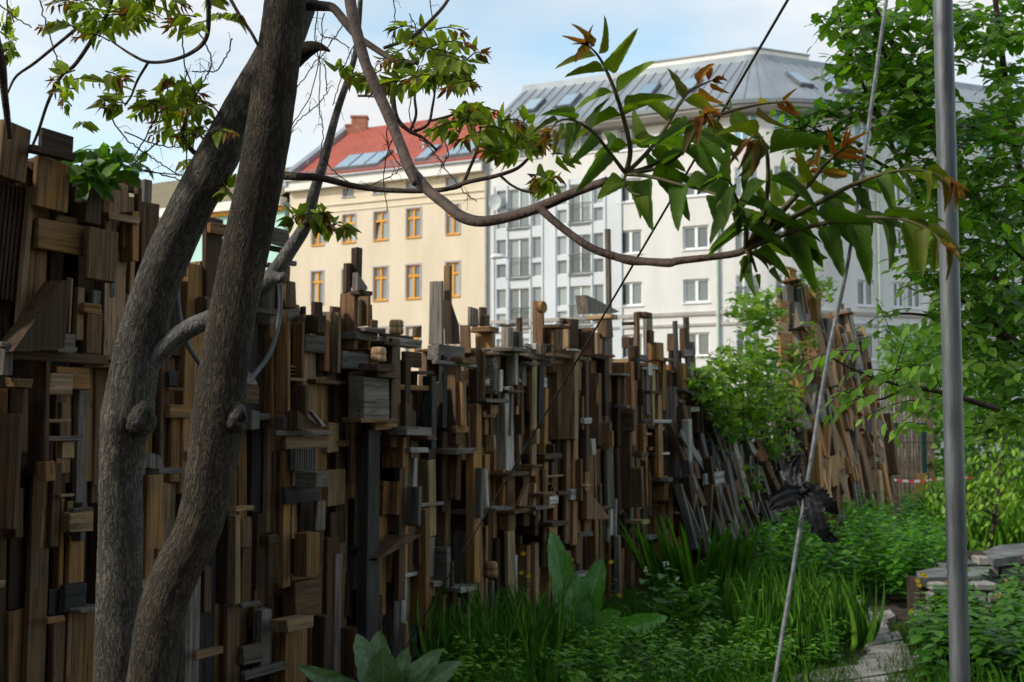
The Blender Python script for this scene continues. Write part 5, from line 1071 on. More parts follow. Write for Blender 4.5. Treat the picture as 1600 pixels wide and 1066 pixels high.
# ------------------------------------------------------------------ generic leafy volumes
def blob_leaves(blobs, dens, size, cols, droop=.4, face=.4, aspect=.55):
    P = []; D = []; Nn = []; Ln = []; C = []
    for (x, y, rx, ry, d0, d1) in blobs:
        n = int(dens * math.pi * rx * ry / 1000)
        for _ in range(n):
            a = rnd(0, 6.283); q = math.sqrt(random.random()); d = rnd(d0, d1)
            P.append(pix(x + rx * q * math.cos(a), y + ry * q * math.sin(a), d))
            v = rng.normal(0, 1, 3) * [1, .8, .5] + [0, 0, -droop]; D.append(v); Nn.append(rng.normal(0, .6, 3) + [0, -face, .7])
            Ln.append(rnd(*size)); c = lerp(cols[0], cols[1], random.random()) * rnd(.75, 1.25); C.append(c)
    return np.array(P), np.array(D), np.array(Nn), np.array(Ln), np.array(Ln) * aspect, np.array(C)
def foliage(parent, data, mat, singles=0, name='foliage', tm=TM_S, leafname='leaf'):
    P, D, Nn, Ln, Wd, C = data
    k = np.argsort(P[:, 1])[:singles] if singles else []
    rest = np.setdiff1d(np.arange(len(P)), k)
    o = leaves(name, P[rest], D[rest], Nn[rest], Ln[rest], Wd[rest], C[rest], mat, parent, tm, kind='stuff')
    for i in k: leaves(leafname, P[i:i + 1], D[i:i + 1], Nn[i:i + 1], Ln[i:i + 1], Wd[i:i + 1], C[i:i + 1], mat, parent, tm, P[i])
    return o
def twig_leaves(blobs, dens, tl, nl, size, cols, asp=.5, bias=(0, 0, 0), droop=.45):
    o = [[], [], [], [], [], []]; mb = MB()
    for (x, y, rx, ry, d0, d1) in blobs:
        for _ in range(max(1, int(dens * math.pi * rx * ry / 1000))):
            a = rnd(0, 6.283); q = math.sqrt(random.random()); p = pix(x + rx * q * math.cos(a), y + ry * q * math.sin(a), rnd(d0, d1))
            v = unit(rng.normal(0, 1, 3) * [1, .8, .35] + np.array(bias)); ln = rnd(*tl); n = random.randint(*nl); sd_ = unit(np.cross(v, [0, 0, 1])); pts = []
            tw = lerp(cols[0], cols[1], random.random())
            for k in range(n + 1):
                t = k / n; c = p + v * ln * (t - .5) + np.array([0, 0, -.35 * ln * t * t]); pts.append(c)
                s_ = 1 if k % 2 else -1
                o[0].append(c); o[1].append(v * .55 + sd_ * s_ * (.75 if k < n else .1) + [0, 0, -droop] + rng.normal(0, .18, 3)); o[2].append(np.array([0, -.25, 1]) + rng.normal(0, .3, 3)); l_ = rnd(*size) * (.75 + .35 * math.sin(math.pi * min(1, t + .2))); o[3].append(l_); o[4].append(l_ * asp * rnd(.85, 1.1)); o[5].append(tw * rnd(.8, 1.25))
            mb.tube(pts, [.0022] * n + [.001], 4, False)
    return [np.array(q) for q in o], mb
def right_tree():
    e = empty('leafy_tree', gpix(1700, 900) * [1, 1, 0], 'large leafy green tree reaching in behind the steel pole', 'tree')
    P, r_ = smooth_path([(5.2, 8.8, -.05), (5.0, 8.7, .8), (4.6, 8.3, 1.7), (4.1, 7.6, 2.5)], [.14, .12, .1, .08], 6)
    MB().tube(P, r_, 12, wob=.02).build('trunk', M['bark2'], e, smooth=True)
    for sp in [([(1700, 560), (1600, 545), (1540, 500), (1510, 470), (1480, 450), (1430, 420)], 7.4, 6.8, [12, 9, 6, 4]), ([(1680, 500), (1600, 460), (1560, 440), (1520, 400)], 7.2, 7.4, [10, 7, 4]), ([(1640, 440), (1540, 330), (1470, 225), (1440, 160), (1405, 90), (1370, 20), (1340, -60)], 7.2, 6.6, [10, 7, 5, 4.5, 4]), ([(1470, 225), (1420, 150), (1375, 70), (1350, 0)], 6.8, 6.5, [4, 3.5, 3]),
               ([(1440, 320), (1380, 200), (1330, 90), (1310, 20)], 6.9, 6.6, [4, 3, 2]), ([(1620, 420), (1590, 250), (1570, 120), (1550, -40)], 7.2, 7.0, [8, 6, 4]), ([(1560, 640), (1480, 615), (1400, 600), (1340, 580), (1300, 560)], 6.2, 5.6, [5, 3.5, 2.5, 1.5]), ([(1420, 604), (1370, 625), (1320, 612)], 5.9, 5.7, [2.5, 1.6, 1]), ([(1500, 500), (1420, 490), (1380, 495)], 6.9, 6.7, [3, 2, 1]), ([(1400, 270), (1330, 230), (1270, 200), (1240, 190)], 6.9, 6.7, [3, 2, 1.4])]:
        P, r_ = pxpath(*sp); MB().tube(P, r_, 7, wob=.04).build('branch', M['vine'], e, smooth=True)
    DK = (.03, .085, .018); LT = (.085, .19, .03)
    bl = [(1330, 30, 45, 45, 6.2, 7.2), (1375, 60, 50, 60, 6.2, 7.2), (1355, 110, 45, 40, 6.2, 7), (1400, 150, 48, 60, 6.2, 7.2), (1440, 30, 60, 45, 6.2, 7.4), (1430, 100, 55, 50, 6.2, 7.4), (1520, 40, 50, 40, 6.4, 7.6), (1580, 30, 40, 50, 6.4, 7.6), (1580, 120, 32, 55, 6.4, 7.6), (1545, 200, 55, 55, 6.2, 7.6), (1470, 190, 50, 50, 6.2, 7.4),
          (1425, 220, 45, 40, 6.3, 7.3), (1510, 300, 60, 60, 6.2, 7.6), (1580, 300, 40, 80, 6.2, 7.6), (1580, 430, 45, 90, 6.2, 7.8), (1530, 400, 55, 70, 6.2, 7.8), (1470, 300, 40, 60, 6.4, 7.2), (1460, 400, 40, 60, 6.4, 7.2), (1440, 400, 18, 40, 6.4, 7.0), (1520, 490, 60, 60, 6.4, 7.6), (1590, 540, 40, 60, 6.4, 7.6), (1390, 495, 20, 14, 6.6, 6.9), (1540, 570, 60, 50, 6.2, 7.4), (1560, 640, 60, 40, 6.2, 7.4),
          (1270, 180, 35, 30, 6.6, 6.9), (1290, 225, 40, 25, 6.6, 6.9), (1250, 210, 22, 22, 6.6, 6.9), (1315, 165, 30, 25, 6.6, 6.9), (1320, 245, 30, 14, 6.6, 7.0)]
    d1, m1 = twig_leaves(bl, 4.3, (.16, .3), (5, 7), (.065, .105), ((.05, .14, .02), (.19, .35, .04)), .6, (-.3, -.1, .1), .35)
    d2, m2 = twig_leaves([(1335, 535, 30, 10, 5.5, 5.8), (1315, 610, 32, 16, 5.5, 5.8), (1360, 580, 30, 14, 5.6, 5.9), (1400, 575, 50, 30, 5.6, 6.0), (1450, 590, 45, 40, 5.8, 6.2), (1420, 630, 40, 22, 5.8, 6.1), (1300, 545, 20, 20, 5.5, 5.7)], 1.35, (.2, .36), (6, 8), (.07, .11), ((.12, .25, .03), (.22, .4, .04)), .45, (-1.2, -.1, -.1), .6)
    m1.build('twigs', M['vine'], e)['kind'] = 'stuff'; m2.build('twigs', M['vine'], e)['kind'] = 'stuff'
    foliage(e, [np.concatenate([a, b]) for a, b in zip(d1, d2)], M['leaf2'], 260)
right_tree()

def ivy():
    def wd(px_): return uat(px_, .3) * UH[1] + .0
    e = empty('climbing_plant', wpt(uat(1170), 0, .3), 'bright green climbing plant spilling over the leaning boards', 'climber')
    bl = []
    for (x, y, rx, ry) in [(1105, 600, 28, 38), (1135, 575, 35, 40), (1125, 630, 30, 45), (1170, 600, 40, 60), (1185, 530, 34, 60), (1200, 480, 22, 40), (1165, 480, 22, 30), (1205, 600, 34, 60), (1225, 640, 30, 50), (1160, 650, 45, 35), (1200, 690, 40, 30), (1130, 670, 30, 26), (1270, 430, 20, 25), (1290, 450, 20, 20), (1245, 585, 14, 60), (1265, 530, 14, 30), (1165, 755, 24, 36), (1150, 790, 20, 24)]:
        d = 4.2 + 0; u = uat(x, .35); d = wpt(u, 1.5, .35)[1]; bl.append((x, y, rx, ry, d - .5, d + .15))
    data, mt = twig_leaves(bl, 7.5, (.2, .4), (6, 9), (.06, .1), ((.05, .14, .02), (.22, .36, .04)), .62, (0, 0, .5), .3)
    mt.build('twigs', M['vine'], e)['kind'] = 'stuff'
    for k in range(16):
        x, y = rnd(1110, 1240), rnd(640, 720); P, r_ = pxpath([(x, y + 90), (x - rnd(-8, 8), y + 30), (x + rnd(-15, 15), y - 40), (x + rnd(-25, 25), y - rnd(60, 130))], wpt(uat(x, .35), 1.5, .35)[1] - .1, wpt(uat(x, .35), 1.5, .35)[1] - .2, [1.4, .7], 5)
        MB().tube(P, r_, 5).build('stem', M['vine'], e)
    bl2 = blob_leaves([(x, y, rx * .85, ry * .85, a_, b_) for (x, y, rx, ry, a_, b_) in bl], 22, (.08, .13), ((.06, .16, .02), (.28, .4, .04)), .3, .5, .7)
    foliage(e, [np.concatenate([a_, b_]) for a_, b_ in zip(data, bl2)], M['leaf2'], 0)
    e = empty('climbing_plant', wpt(uat(165), 2.4, .2), 'small green climber on top of the near wall by the crate', 'climber')
    data = blob_leaves([(140, 265, 22, 18, 6.2, 6.5), (165, 245, 26, 18, 6.2, 6.5), (150, 285, 25, 12, 6.2, 6.4), (185, 255, 18, 14, 6.2, 6.5), (212, 262, 14, 10, 6.2, 6.5), (125, 245, 10, 10, 6.2, 6.5)], 24, (.07, .13), ((.05, .12, .02), (.13, .25, .03)), .2, .5, .6)
    foliage(e, data, M['leaf2'], 40)
    for sp in [[(120, 262), (150, 262), (185, 258), (225, 268), (300, 275)], [(168, 250), (172, 285), (165, 300)]]:
        P, r_ = pxpath(sp, 6.4, 6.3, [1.6, 1.1], 5); MB().tube(P, r_, 5).build('stem', M['vine'], e)
ivy()

# ------------------------------------------------------------------ bushes and the end of the garden
def bush(name, label, cat, base, bl, dens, size, cols, asp=.55, stems=((0, 0),), h=1.2, singles=0):
    e = empty(name, base, label, cat)
    foliage(e, blob_leaves(bl, dens, size, cols, .3, .5, asp), M['leaf2'], singles)
    for k in range(5):
        a = rnd(0, 6.28); tip = np.array(base) + [math.cos(a) * h * .35, math.sin(a) * h * .2, h * rnd(.6, .95)]
        P, r_ = smooth_path([base, lerp(base, tip, .5) + [rnd(-.05, .05), 0, .05], tip], [.03, .02, .008], 4); MB().tube(P, r_, 6).build('stem', M['vine'], e)
    return e
bush('shrub', 'rounded green shrub behind the gate, left of the steel pole', 'shrub', gpix(1440, 775) , [(1425, 545, 42, 40, 29, 31), (1460, 560, 40, 45, 29, 31), (1475, 620, 42, 60, 28, 30), (1480, 690, 40, 60, 27, 29), (1430, 600, 45, 40, 29, 31), (1400, 560, 28, 30, 29, 31)], 60, (.13, .24), ((.05, .14, .03), (.15, .28, .04)), .6, h=3.2)
bush('shrub', 'dark green shrub mass at the far right edge behind the sapling', 'shrub', gpix(1570, 770), [(1540, 600, 50, 60, 26, 28), (1590, 640, 40, 60, 26, 28), (1540, 690, 50, 50, 25, 27), (1600, 720, 40, 50, 25, 27), (1510, 720, 30, 40, 25, 27)], 40, (.13, .22), ((.04, .11, .02), (.11, .22, .035)), .6, h=2.6)
def sapling():
    b = gpix(1560, 925); d = b[1]
    e = empty('sapling', b, 'lime green sapling with a thin dark stem beside the stone wall', 'sapling')
    P, r_ = pxpath([(1540, 945), (1545, 880), (1555, 800), (1563, 740), (1568, 690), (1572, 640)], d, d + .1, [4, 3.5, 3, 2.2, 1.4], 6); MB().tube(P, r_, 8, wob=.03).build('trunk', M['vine'], e, smooth=True)
    bl = [(1575, 700, 40, 26, d - .4, d + .5), (1540, 730, 50, 24, d - .4, d + .5), (1595, 745, 34, 34, d - .4, d + .5), (1500, 765, 50, 18, d - .4, d + .4), (1460, 778, 34, 12, d - .3, d + .3), (1575, 790, 36, 40, d - .4, d + .5), (1530, 790, 46, 22, d - .4, d + .4), (1540, 850, 26, 20, d - .3, d + .3), (1560, 660, 26, 22, d - .3, d + .3), (1480, 790, 34, 10, d - .3, d + .3)]
    for (x, y, rx, ry, d0, d1) in bl:
        P, r_ = pxpath([(1560, y + 30), ((1560 + x) / 2, y + 8), (x, y)], d, (d0 + d1) / 2, [1.8, .8], 5); MB().tube(P, r_, 5).build('branch', M['vine'], e)
    dd, mt = twig_leaves(bl, 2.6, (.25, .45), (6, 9), (.06, .1), ((.12, .25, .02), (.22, .38, .03)), .5, (0, 0, -.3), .9)
    mt.build('twigs', M['vine'], e)['kind'] = 'stuff'; foliage(e, dd, M['leaf2'], 120)
sapling()
def gate():
    d = 25.5; x0 = pix(1372, 700, d)[0]; x1 = pix(1448, 700, d)[0]; zt = pix(1410, 661, d)[2]; xm = pix(1384, 700, d)[0]
    e = empty('garden_gate', (x0, d, 0), 'dark green steel gate frame with wire mesh at the garden end', 'gate')
    fr = .07
    MB().box((x0, d, 0), (x0 + fr, d + fr, zt)).build('post', M['green_steel'], e); MB().box((x1 - fr * 1.3, d, 0), (x1, d + fr, zt)).build('post', M['green_steel'], e)
    MB().box((x0 + fr + .002, d, zt - .1), (x1 - fr * 1.3 - .002, d + fr, zt)).build('rail', M['green_steel'], e); MB().box((x0 + fr + .002, d, .08), (x1 - fr * 1.3 - .002, d + fr, .16)).build('rail', M['green_steel'], e)
    MB().box((xm + .02, d + .01, .162), (xm + .06, d + .05, zt - .102)).build('stile', M['green_steel'], e)
    mb = MB(); x = x0 + .1
    while x < x1 - .1: mb.tube([(x, d + .03, .16), (x, d + .03, zt - .1)], .004, 4); x += .06
    z = .2
    while z < zt - .1: mb.tube([(x0 + .07, d + .036, z), (x1 - .09, d + .036, z)], .004, 4); z += .2
    mb.build('wire_mesh', M['green_steel'], e)
    # notice with a blue field on the gate
    e2 = empty('notice', (x0 + .1, d - .03, pix(1374, 690, d)[2]), 'small white and blue notice hung on the green gate', 'notice')
    zc = pix(1374, 690, d)[2]; MB().box((x0 - .02, d - .03, zc - .28), (x0 + .13, d - .02, zc + .28)).build('board', M['wtape'], e2)
    MB().box((x0 - .01, d - .036, zc - .12), (x0 + .12, d - .0325, zc + .04)).build('printed_field', M['bluep'], e2)
    MB().box((x0 - .01, d - .036, zc + .1), (x0 + .12, d - .0325, zc + .18)).build('printed_field', M['bluep'], e2)
    # reed screen behind
    d2 = 27.0; a = pix(1355, 700, d2)[0]; b = pix(1460, 700, d2)[0]; zt2 = pix(1400, 590, d2)[2]
    e3 = empty('reed_screen', (a, d2, 0), 'brown reed screen fence standing behind the green gate', 'screen fence'); me_ = None
    k = 0; x = a
    while x < b:
        w_ = rnd(.02, .035); z_ = zt2 + rnd(-.12, .06); V, F = tube_vf([(x, d2 + rnd(-.01, .01), 0), (x + rnd(-.01, .01), d2, z_ / 2), (x + rnd(-.03, .03), d2, z_)], [w_ * .5, w_ * .5, w_ * .3], 5)
        mesh('reed', V, F, M['reed'], e3); x += w_ * .95; k += 1
    for z in (.5, 1.3, 2.0): MB().tube([(a, d2 - .025, z), (b, d2 - .025, z)], .006, 5).build('tie_wire', M['cable'], e3)
    # plain board leaning by the gate
    c = pix(1440, 752, d - .3); tb = timber(empty('loose_board', c * [1, 1, 0], 'plain tan board standing at the foot of the green gate', 'board'), np.array([c[0], c[1], .35]), (np.array([1, 0, 0.]), UPV, np.array([0, 1., 0])), (.26, .7, .03), 'o')
    # red and white barrier tape
    e4 = empty('barrier_tape', pix(1440, 752, d - .5), 'red and white barrier tape stretched low across the gate', 'barrier tape')
    xs = np.linspace(1392, 1520, 15)
    for i in range(14):
        p, q = pix(xs[i], 751 + 3 * math.sin(i * .4), d - .5), pix(xs[i + 1], 751 + 3 * math.sin(i * .4 + .4), d - .5); q = p + (q - p) * .995
        MB().hexa([p, q, q + [0, .004, 0], p + [0, .004, 0], p + [0, 0, .045], q + [0, 0, .045], q + [0, .004, .045], p + [0, .004, .045]]).build('red_band' if i % 2 else 'white_band', M['red'] if i % 2 else M['wtape'], e4)
gate()
def stone_wall():
    d = 14.0; zt = .36
    A = gpix(1430, 893, zt); Bp = gpix(1545, 878, zt); e = empty('stone_bench', (*A[:2], 0), 'low dry-stone bench with pale slabs on top at right', 'stone bench')
    poly = [[(1432, 893), (1478, 884), (1545, 884), (1545, 900), (1434, 903)], [(1462, 880), (1500, 868), (1530, 860), (1548, 878), (1478, 884)], [(1535, 862), (1560, 852), (1700, 838), (1720, 850), (1552, 874)]]
    for i, pl in enumerate(poly):
        V = []; zz_ = zt + (.03 if i == 1 else .1 if i == 2 else 0)
        for (x, y) in pl: p = gpix(x, y, zz_); V.append(p)
        n = len(V); V2 = [v - [0, 0, .07] for v in V]; F = [tuple(range(n))[::-1], tuple(range(n, 2 * n))] + [(i_, (i_ + 1) % n, n + (i_ + 1) % n, n + i_) for i_ in range(n)]
        mesh('top_slab', V + V2, F, M['slab'], e)
    # stones of the face
    for (px0, px1, yt, dd) in ((1545, 1720, 862, gpix(1580, 868, zt + .1)[1]), (1455, 1545, 903, gpix(1500, 905, zt)[1])):
        x = pix(px0, yt, dd)[0]; xe = pix(px1, yt, dd)[0]; ztop_ = pix((px0 + px1) / 2, yt, dd)[2] - .04
        z = -.03; row = 0
        while z < ztop_ - .02:
            hh = min(rnd(.07, .12), ztop_ - z); xx = x - rnd(0, .1)
            while xx < xe:
                ww = rnd(.09, .2); c = np.array([xx + ww / 2, dd + .1 + rnd(-.015, .015), z + hh / 2]); bm = bmesh.new(); bmesh.ops.create_cube(bm, size=1)
                for v in bm.verts: v.co = Vector((v.co.x * ww * rnd(.85, .99), v.co.y * .2 * rnd(.9, 1), v.co.z * hh * rnd(.8, .98)))
                bmesh.ops.bevel(bm, geom=bm.edges[:], offset=.014, segments=1, affect='EDGES'); me = bpy.data.meshes.new('stone'); bm.to_mesh(me); bm.free()
                link('stone', me, M['redstone'] if random.random() < .28 else M['stone'], e, c); xx += ww
            z += hh; row += 1
        MB().box((x - .05, dd + .15, -.05), (xe, dd + .5, ztop_)).build('core', M['soil'], e)
stone_wall()
def stone_path():
    e = mesh('stone_path', [(1.7, 7.6, .012), (2.75, 7.9, .012), (3.3, 10.0, .012), (3.5, 12.4, .012), (2.9, 12.4, .012), (2.5, 10.2, .012)], [(0, 1, 2, 3, 4, 5)], M['soil']); e['kind'] = 'structure'
    polys = [([(1262, 1056), (1300, 1046), (1360, 1036), (1414, 1026), (1418, 1042), (1340, 1056), (1268, 1068)], .12), ([(1300, 1075), (1345, 1062), (1420, 1048), (1428, 1068), (1380, 1085)], .06), ([(1345, 1034), (1366, 1018), (1410, 1012), (1412, 1024), (1372, 1034)], .1),
             ([(1358, 1008), (1400, 1000), (1412, 1010), (1366, 1016)], .1), ([(1356, 998), (1396, 988), (1404, 998), (1360, 1006)], .13), ([(1345, 984), (1378, 976), (1386, 988), (1352, 996)], .15), ([(1348, 970), (1370, 964), (1384, 972), (1354, 982)], .15), ([(1330, 960), (1352, 954), (1366, 962), (1338, 970)], .16), ([(1322, 948), (1342, 943), (1355, 951), (1330, 958)], .18), ([(1310, 938), (1334, 932), (1345, 941), (1318, 946)], .2), ([(1300, 930), (1320, 925), (1330, 931), (1308, 936)], .2), ([(1374, 958), (1388, 952), (1396, 962), (1384, 968)], .14), ([(1225, 1078), (1262, 1062), (1290, 1075), (1240, 1095)], .1)]
    for pl, z in polys:
        V = [gpix(x + rnd(-1, 1), y, z * .3 + .02) + [0, 0, rnd(-.008, .008)] for x, y in pl]; n = len(V); c = np.mean(V, 0); V = [c + (v - c) * [1.3, 1.2, 1] for v in V]
        V2 = [v - [0, 0, .055] for v in V]; V3 = [c + (v - c) * .9 - [0, 0, z * .3 + .05] for v in V]
        F = [tuple(range(n))[::-1]] + [(i_, (i_ + 1) % n, n + (i_ + 1) % n, n + i_) for i_ in range(n)] + [(n + i_, n + (i_ + 1) % n, 2 * n + (i_ + 1) % n, 2 * n + i_) for i_ in range(n)]
        mesh('flagstone', V + V2 + V3, F, M['flag'], e)
stone_path()

# ------------------------------------------------------------------ steel pole, wire rope, cable, torn plastic
def pole():
    d = 2.9; a = pix(1500, 1066, d); t = pix(1473, 0, d); dr = unit(t - a); k = (a[2]) / dr[2]; b = a - dr * k; top = t + dr * 1.2
    e = empty('steel_pole', b * [1, 1, 0], 'round galvanised steel pole standing in front of the leafy tree', 'pole')
    MB().tube([b + dr * s for s in np.linspace(0, np.linalg.norm(top - b), 14)], 15.2 * d / FPX, 28).build('tube', M['galv'], e, smooth=True)
    c = top; lathe_v = MB().tube([top - dr * .01, top + dr * .02], 16.5 * d / FPX, 20).build('end_cap', M['cable'], e)
    p = b + dr * .02; MB().tube([b, b + dr * .03], .05, 20).build('foot_plate', M['galv'], e)
pole()
def wire_rope():
    A = pix(1391, -40, 2.35); Bm = pix(1258, 775, 2.25); C = pix(1206, 1090, 2.2); Gd = C + (C - Bm) * (C[2] / (Bm[2] - C[2]))
    e = empty('wire_rope', Gd * [1, 1, 0] , 'twisted steel wire rope slanting down beside the pole', 'wire rope')
    path_ = [A + (A - Bm) * .3, A, pix(1330, 380, 2.3), pix(1293, 560, 2.28), Bm, C, Gd]; P, _ = smooth_path(path_, 1, 60)
    T = unit(np.gradient(P, axis=0)); X = unit(np.cross(T, [0, 1, 0])); Y = np.cross(T, X); s_ = np.concatenate([[0], np.cumsum(np.linalg.norm(np.diff(P, axis=0), axis=1))])
    S = np.arange(0, s_[-1], .004); Pi = np.stack([np.interp(S, s_, P[:, k]) for k in range(3)], 1); Xi = np.stack([np.interp(S, s_, X[:, k]) for k in range(3)], 1); Yi = np.stack([np.interp(S, s_, Y[:, k]) for k in range(3)], 1)
    for k in range(5):
        a = S / .034 * 2 * math.pi + k * 2 * math.pi / 5; Q = Pi + Xi * (np.cos(a) * .0022)[:, None] + Yi * (np.sin(a) * .0022)[:, None]
        V, F = tube_vf(Q, .00155, 5, False); mesh('strand', V, F, M['rope'], e, smooth=True)
    # torn black plastic tied to it
    e2 = empty('torn_plastic', Bm, 'torn black plastic knotted around the wire rope', 'plastic scrap')
    def rag(Ppx, wpx, d, amp, name='strip'):
        Q, _ = smooth_path([pix(x, y, d + dd) for (x, y, dd) in Ppx], 1, 9); n = len(Q); V = []; F = []; m_ = 9
        W = np.interp(np.linspace(0, 1, n), np.linspace(0, 1, len(wpx)), wpx) * d / FPX; T = unit(np.gradient(Q, axis=0)); sd_ = unit(np.cross(T, [0.2, 1, .1])); nn = np.cross(T, sd_)
        ph = rng.uniform(0, 6, 4)
        for i in range(n):
            for j in range(m_ + 1):
                v = j / m_ - .5; edge = 1 + .25 * rng.normal() * (abs(v) > .4)
                V.append(Q[i] + sd_[i] * v * W[i] * edge + nn[i] * amp * (math.sin(v * 17 + ph[0] + i * .25) + .6 * math.sin(v * 31 + ph[1] - i * .4) + .35 * rng.normal()))
        for i in range(n - 1):
            for j in range(m_): F.append((i * (m_ + 1) + j, i * (m_ + 1) + j + 1, (i + 1) * (m_ + 1) + j + 1, (i + 1) * (m_ + 1) + j))
        mesh(name, V, F, M['plastic'], e2, smooth=True)
    rag([(1256, 765, -.01), (1235, 772, -.02), (1215, 785, -.02), (1203, 796, -.01)], [14, 36, 30, 6], 2.24, .0013)
    rag([(1257, 768, -.012), (1275, 775, -.02), (1295, 790, -.02), (1310, 803, -.01)], [14, 30, 24, 4], 2.24, .0012)
    rag([(1258, 772, -.012), (1272, 800, -.02), (1284, 828, -.02), (1296, 840, -.015), (1312, 843, -.01)], [14, 30, 28, 18, 3], 2.24, .0012)
    rag([(1256, 762, -.012), (1262, 758, -.02), (1272, 762, -.02), (1280, 755, -.01)], [8, 14, 10, 2], 2.24, .0015)
    rag([(1250, 765, .0), (1240, 745, .01), (1242, 722, .01), (1250, 710, .0)], [12, 26, 18, 4], 2.25, .0016)
    rag([(1250, 760, -.01), (1256, 768, -.016), (1262, 776, -.01)], [14, 16, 12], 2.24, .002, 'knot')
    rag([(1244, 735, 0), (1250, 718, 0), (1258, 708, 0), (1260, 704, 0)], [3, 3, 2, 1], 2.25, .0005)
wire_rope()
def cable():
    A = pix(1232, -6, 3.0); Bp = pix(640, 1000, 8.4); A0 = A + (A - Bp) * .12; Bg = Bp + (Bp - A) * (Bp[2] / (A[2] - Bp[2]))
    P = [A0 + (Bg - A0) * t + np.array([0, 0, -.02 * math.sin(math.pi * t)]) for t in np.linspace(0, 1, 30)]
    tag(MB().tube(P, .0036, 7).build('guy_cable', M['cable'], None, smooth=True), 'thin dark guy cable running diagonally down to the wall foot', 'cable')
cable()

# ------------------------------------------------------------------ ground plants
def grass(name, spots, n_each, hgt, wid, cols, label, lean=.5):
    """tufts of bent blades"""
    P = []; D = []; Nn = []; Ln = []; Wd = []; C = []
    for (x, y, rad) in spots:
        for _ in range(n_each):
            a = rnd(0, 6.283); q = math.sqrt(random.random()) * rad; P.append((x + q * math.cos(a), y + q * math.sin(a), -.02))
            b = rnd(0, 6.283); l_ = rnd(.05, lean); v = (math.cos(b) * l_, math.sin(b) * l_, 1); D.append(v); Nn.append((-math.cos(b), -math.sin(b), l_))
            h = rnd(*hgt); Ln.append(h); Wd.append(rnd(*wid)); C.append(lerp(cols[0], cols[1], random.random()) * rnd(.7, 1.25))
    P = np.array(P); D = np.array(D); Nn = np.array(Nn) * -1
    o = leaves(name, P, D, Nn, np.array(Ln), np.array(Wd), np.array(C), M['grass'], None, template(5, lambda t: (1 - t) ** .6 * min(1, .5 + t * 4), -.0 + .45, .2), kind='stuff')
    tag(o, label, 'grass')
def wallx(y): return .54 * y - 5.77
gs = []
for k in range(1500):
    y = 7.2 + 24 * random.random() ** 1.7; x = rnd(wallx(y) + .45, wallx(y) + 7 + .2 * y)
    u = x - wallx(y)
    px_ = 800 + FPX * x / y
    if px_ > 1690 or px_ < 690 or (y < 12.4 and 1225 < px_ < 1450) : continue
    gs.append((x, y, rnd(.1, .3)))
grass('grass', gs, 30, (.08, .26), (.004, .009), ((.04, .15, .014), (.12, .28, .025)), 'long green grass covering the garden floor')
sg = []
for k in range(260):
    g = gpix(rnd(1190, 1330), rnd(965, 1120)); sg.append((g[0], g[1], .15))
for k in range(120):
    g = gpix(rnd(1405, 1470), rnd(985, 1110)); sg.append((g[0], g[1], .15))
grass('short_grass', sg, 26, (.04, .13), (.004, .008), ((.045, .12, .016), (.11, .21, .025)), 'short grass creeping up to the flagstone path')
tuft = []
for (x, y) in [(760, 1000), (740, 1020), (790, 1030), (800, 990), (1180, 950), (1235, 970), (1280, 965), (1300, 950), (1200, 1000), (1270, 985), (1305, 985)]:
    g = gpix(x, y + 30); tuft.append((g[0] + rnd(-.15, .15), g[1] + rnd(-.2, .2), rnd(.14, .36)))
grass('tall_grass', tuft, 150, (.08, .55), (.003, .0065), ((.05, .17, .016), (.14, .31, .03)), 'tall arching grass tufts along the left of the path', .95)
far = []
for k in range(260):
    y = rnd(15, 25); x = rnd(.33 * y, .47 * y); far.append((x, y, .35))
grass('meadow_grass', far, 40, (.3, .7), (.012, .02), ((.07, .19, .015), (.16, .34, .025)), 'bright tall grass and herbs beyond the stone bench', .4)
def herbs(name, label, spots, hgt, size, cols, per=26, asp=.6, mat='leaf2'):
    P = []; D = []; Nn = []; Ln = []; C = []; mb = MB()
    for (x, y) in spots:
        h = rnd(*hgt); lx, ly = rnd(-.1, .1), rnd(-.1, .1)
        for k in range(per):
            t = .15 + .85 * (k / per); a = k * 2.4 + rnd(-.3, .3); sp_ = (.03 + .05 * (1 - t))
            P.append((x + lx * t, y + ly * t, h * t)); D.append((math.cos(a), math.sin(a), rnd(-.35, .25))); Nn.append((-.2 * math.cos(a), -.2 * math.sin(a), 1))
            Ln.append(rnd(*size) * (1.15 - .5 * t)); C.append(lerp(cols[0], cols[1], min(1, max(0, t * rnd(.6, 1.2)))) * rnd(.8, 1.2))
    o = leaves(name, P, D, Nn, np.array(Ln), np.array(Ln) * asp, np.array(C), M[mat], None, TM_S, kind='stuff'); tag(o, label, 'plants')
sp1 = []
for k in range(300):
    x, y = rnd(1190, 1480), rnd(800, 915); g = gpix(x, min(1000, y + 35)); 
    if g[0] > wallx(g[1]) + .7: sp1.append(g[:2])
herbs('nettles', 'dense dark green nettles between the leaning wall and the stone bench', sp1, (.45, .8), (.09, .15), ((.035, .14, .016), (.12, .30, .025)), 30)
sp2 = []
for k in range(110):
    x, y = rnd(1435, 1660), rnd(925, 1040); g = gpix(x, y + 40); sp2.append(g[:2])
herbs('celandine', 'dark leafy celandine patch below the stone bench at right', sp2, (.2, .5), (.09, .15), ((.03, .12, .018), (.11, .27, .025)), 24, .75)
sp3 = [gpix(rnd(880, 1200), rnd(1010, 1110))[:2] for k in range(120)] + [gpix(rnd(700, 860), rnd(1030, 1110))[:2] for k in range(40)] + [gpix(rnd(1140, 1330), rnd(960, 1060))[:2] for k in range(70)]
herbs('low_herbs', 'low fresh green herbs along the bottom in front of the dock', sp3, (.12, .3), (.06, .11), ((.05, .17, .018), (.16, .34, .03)), 20, .6)
sp4 = []
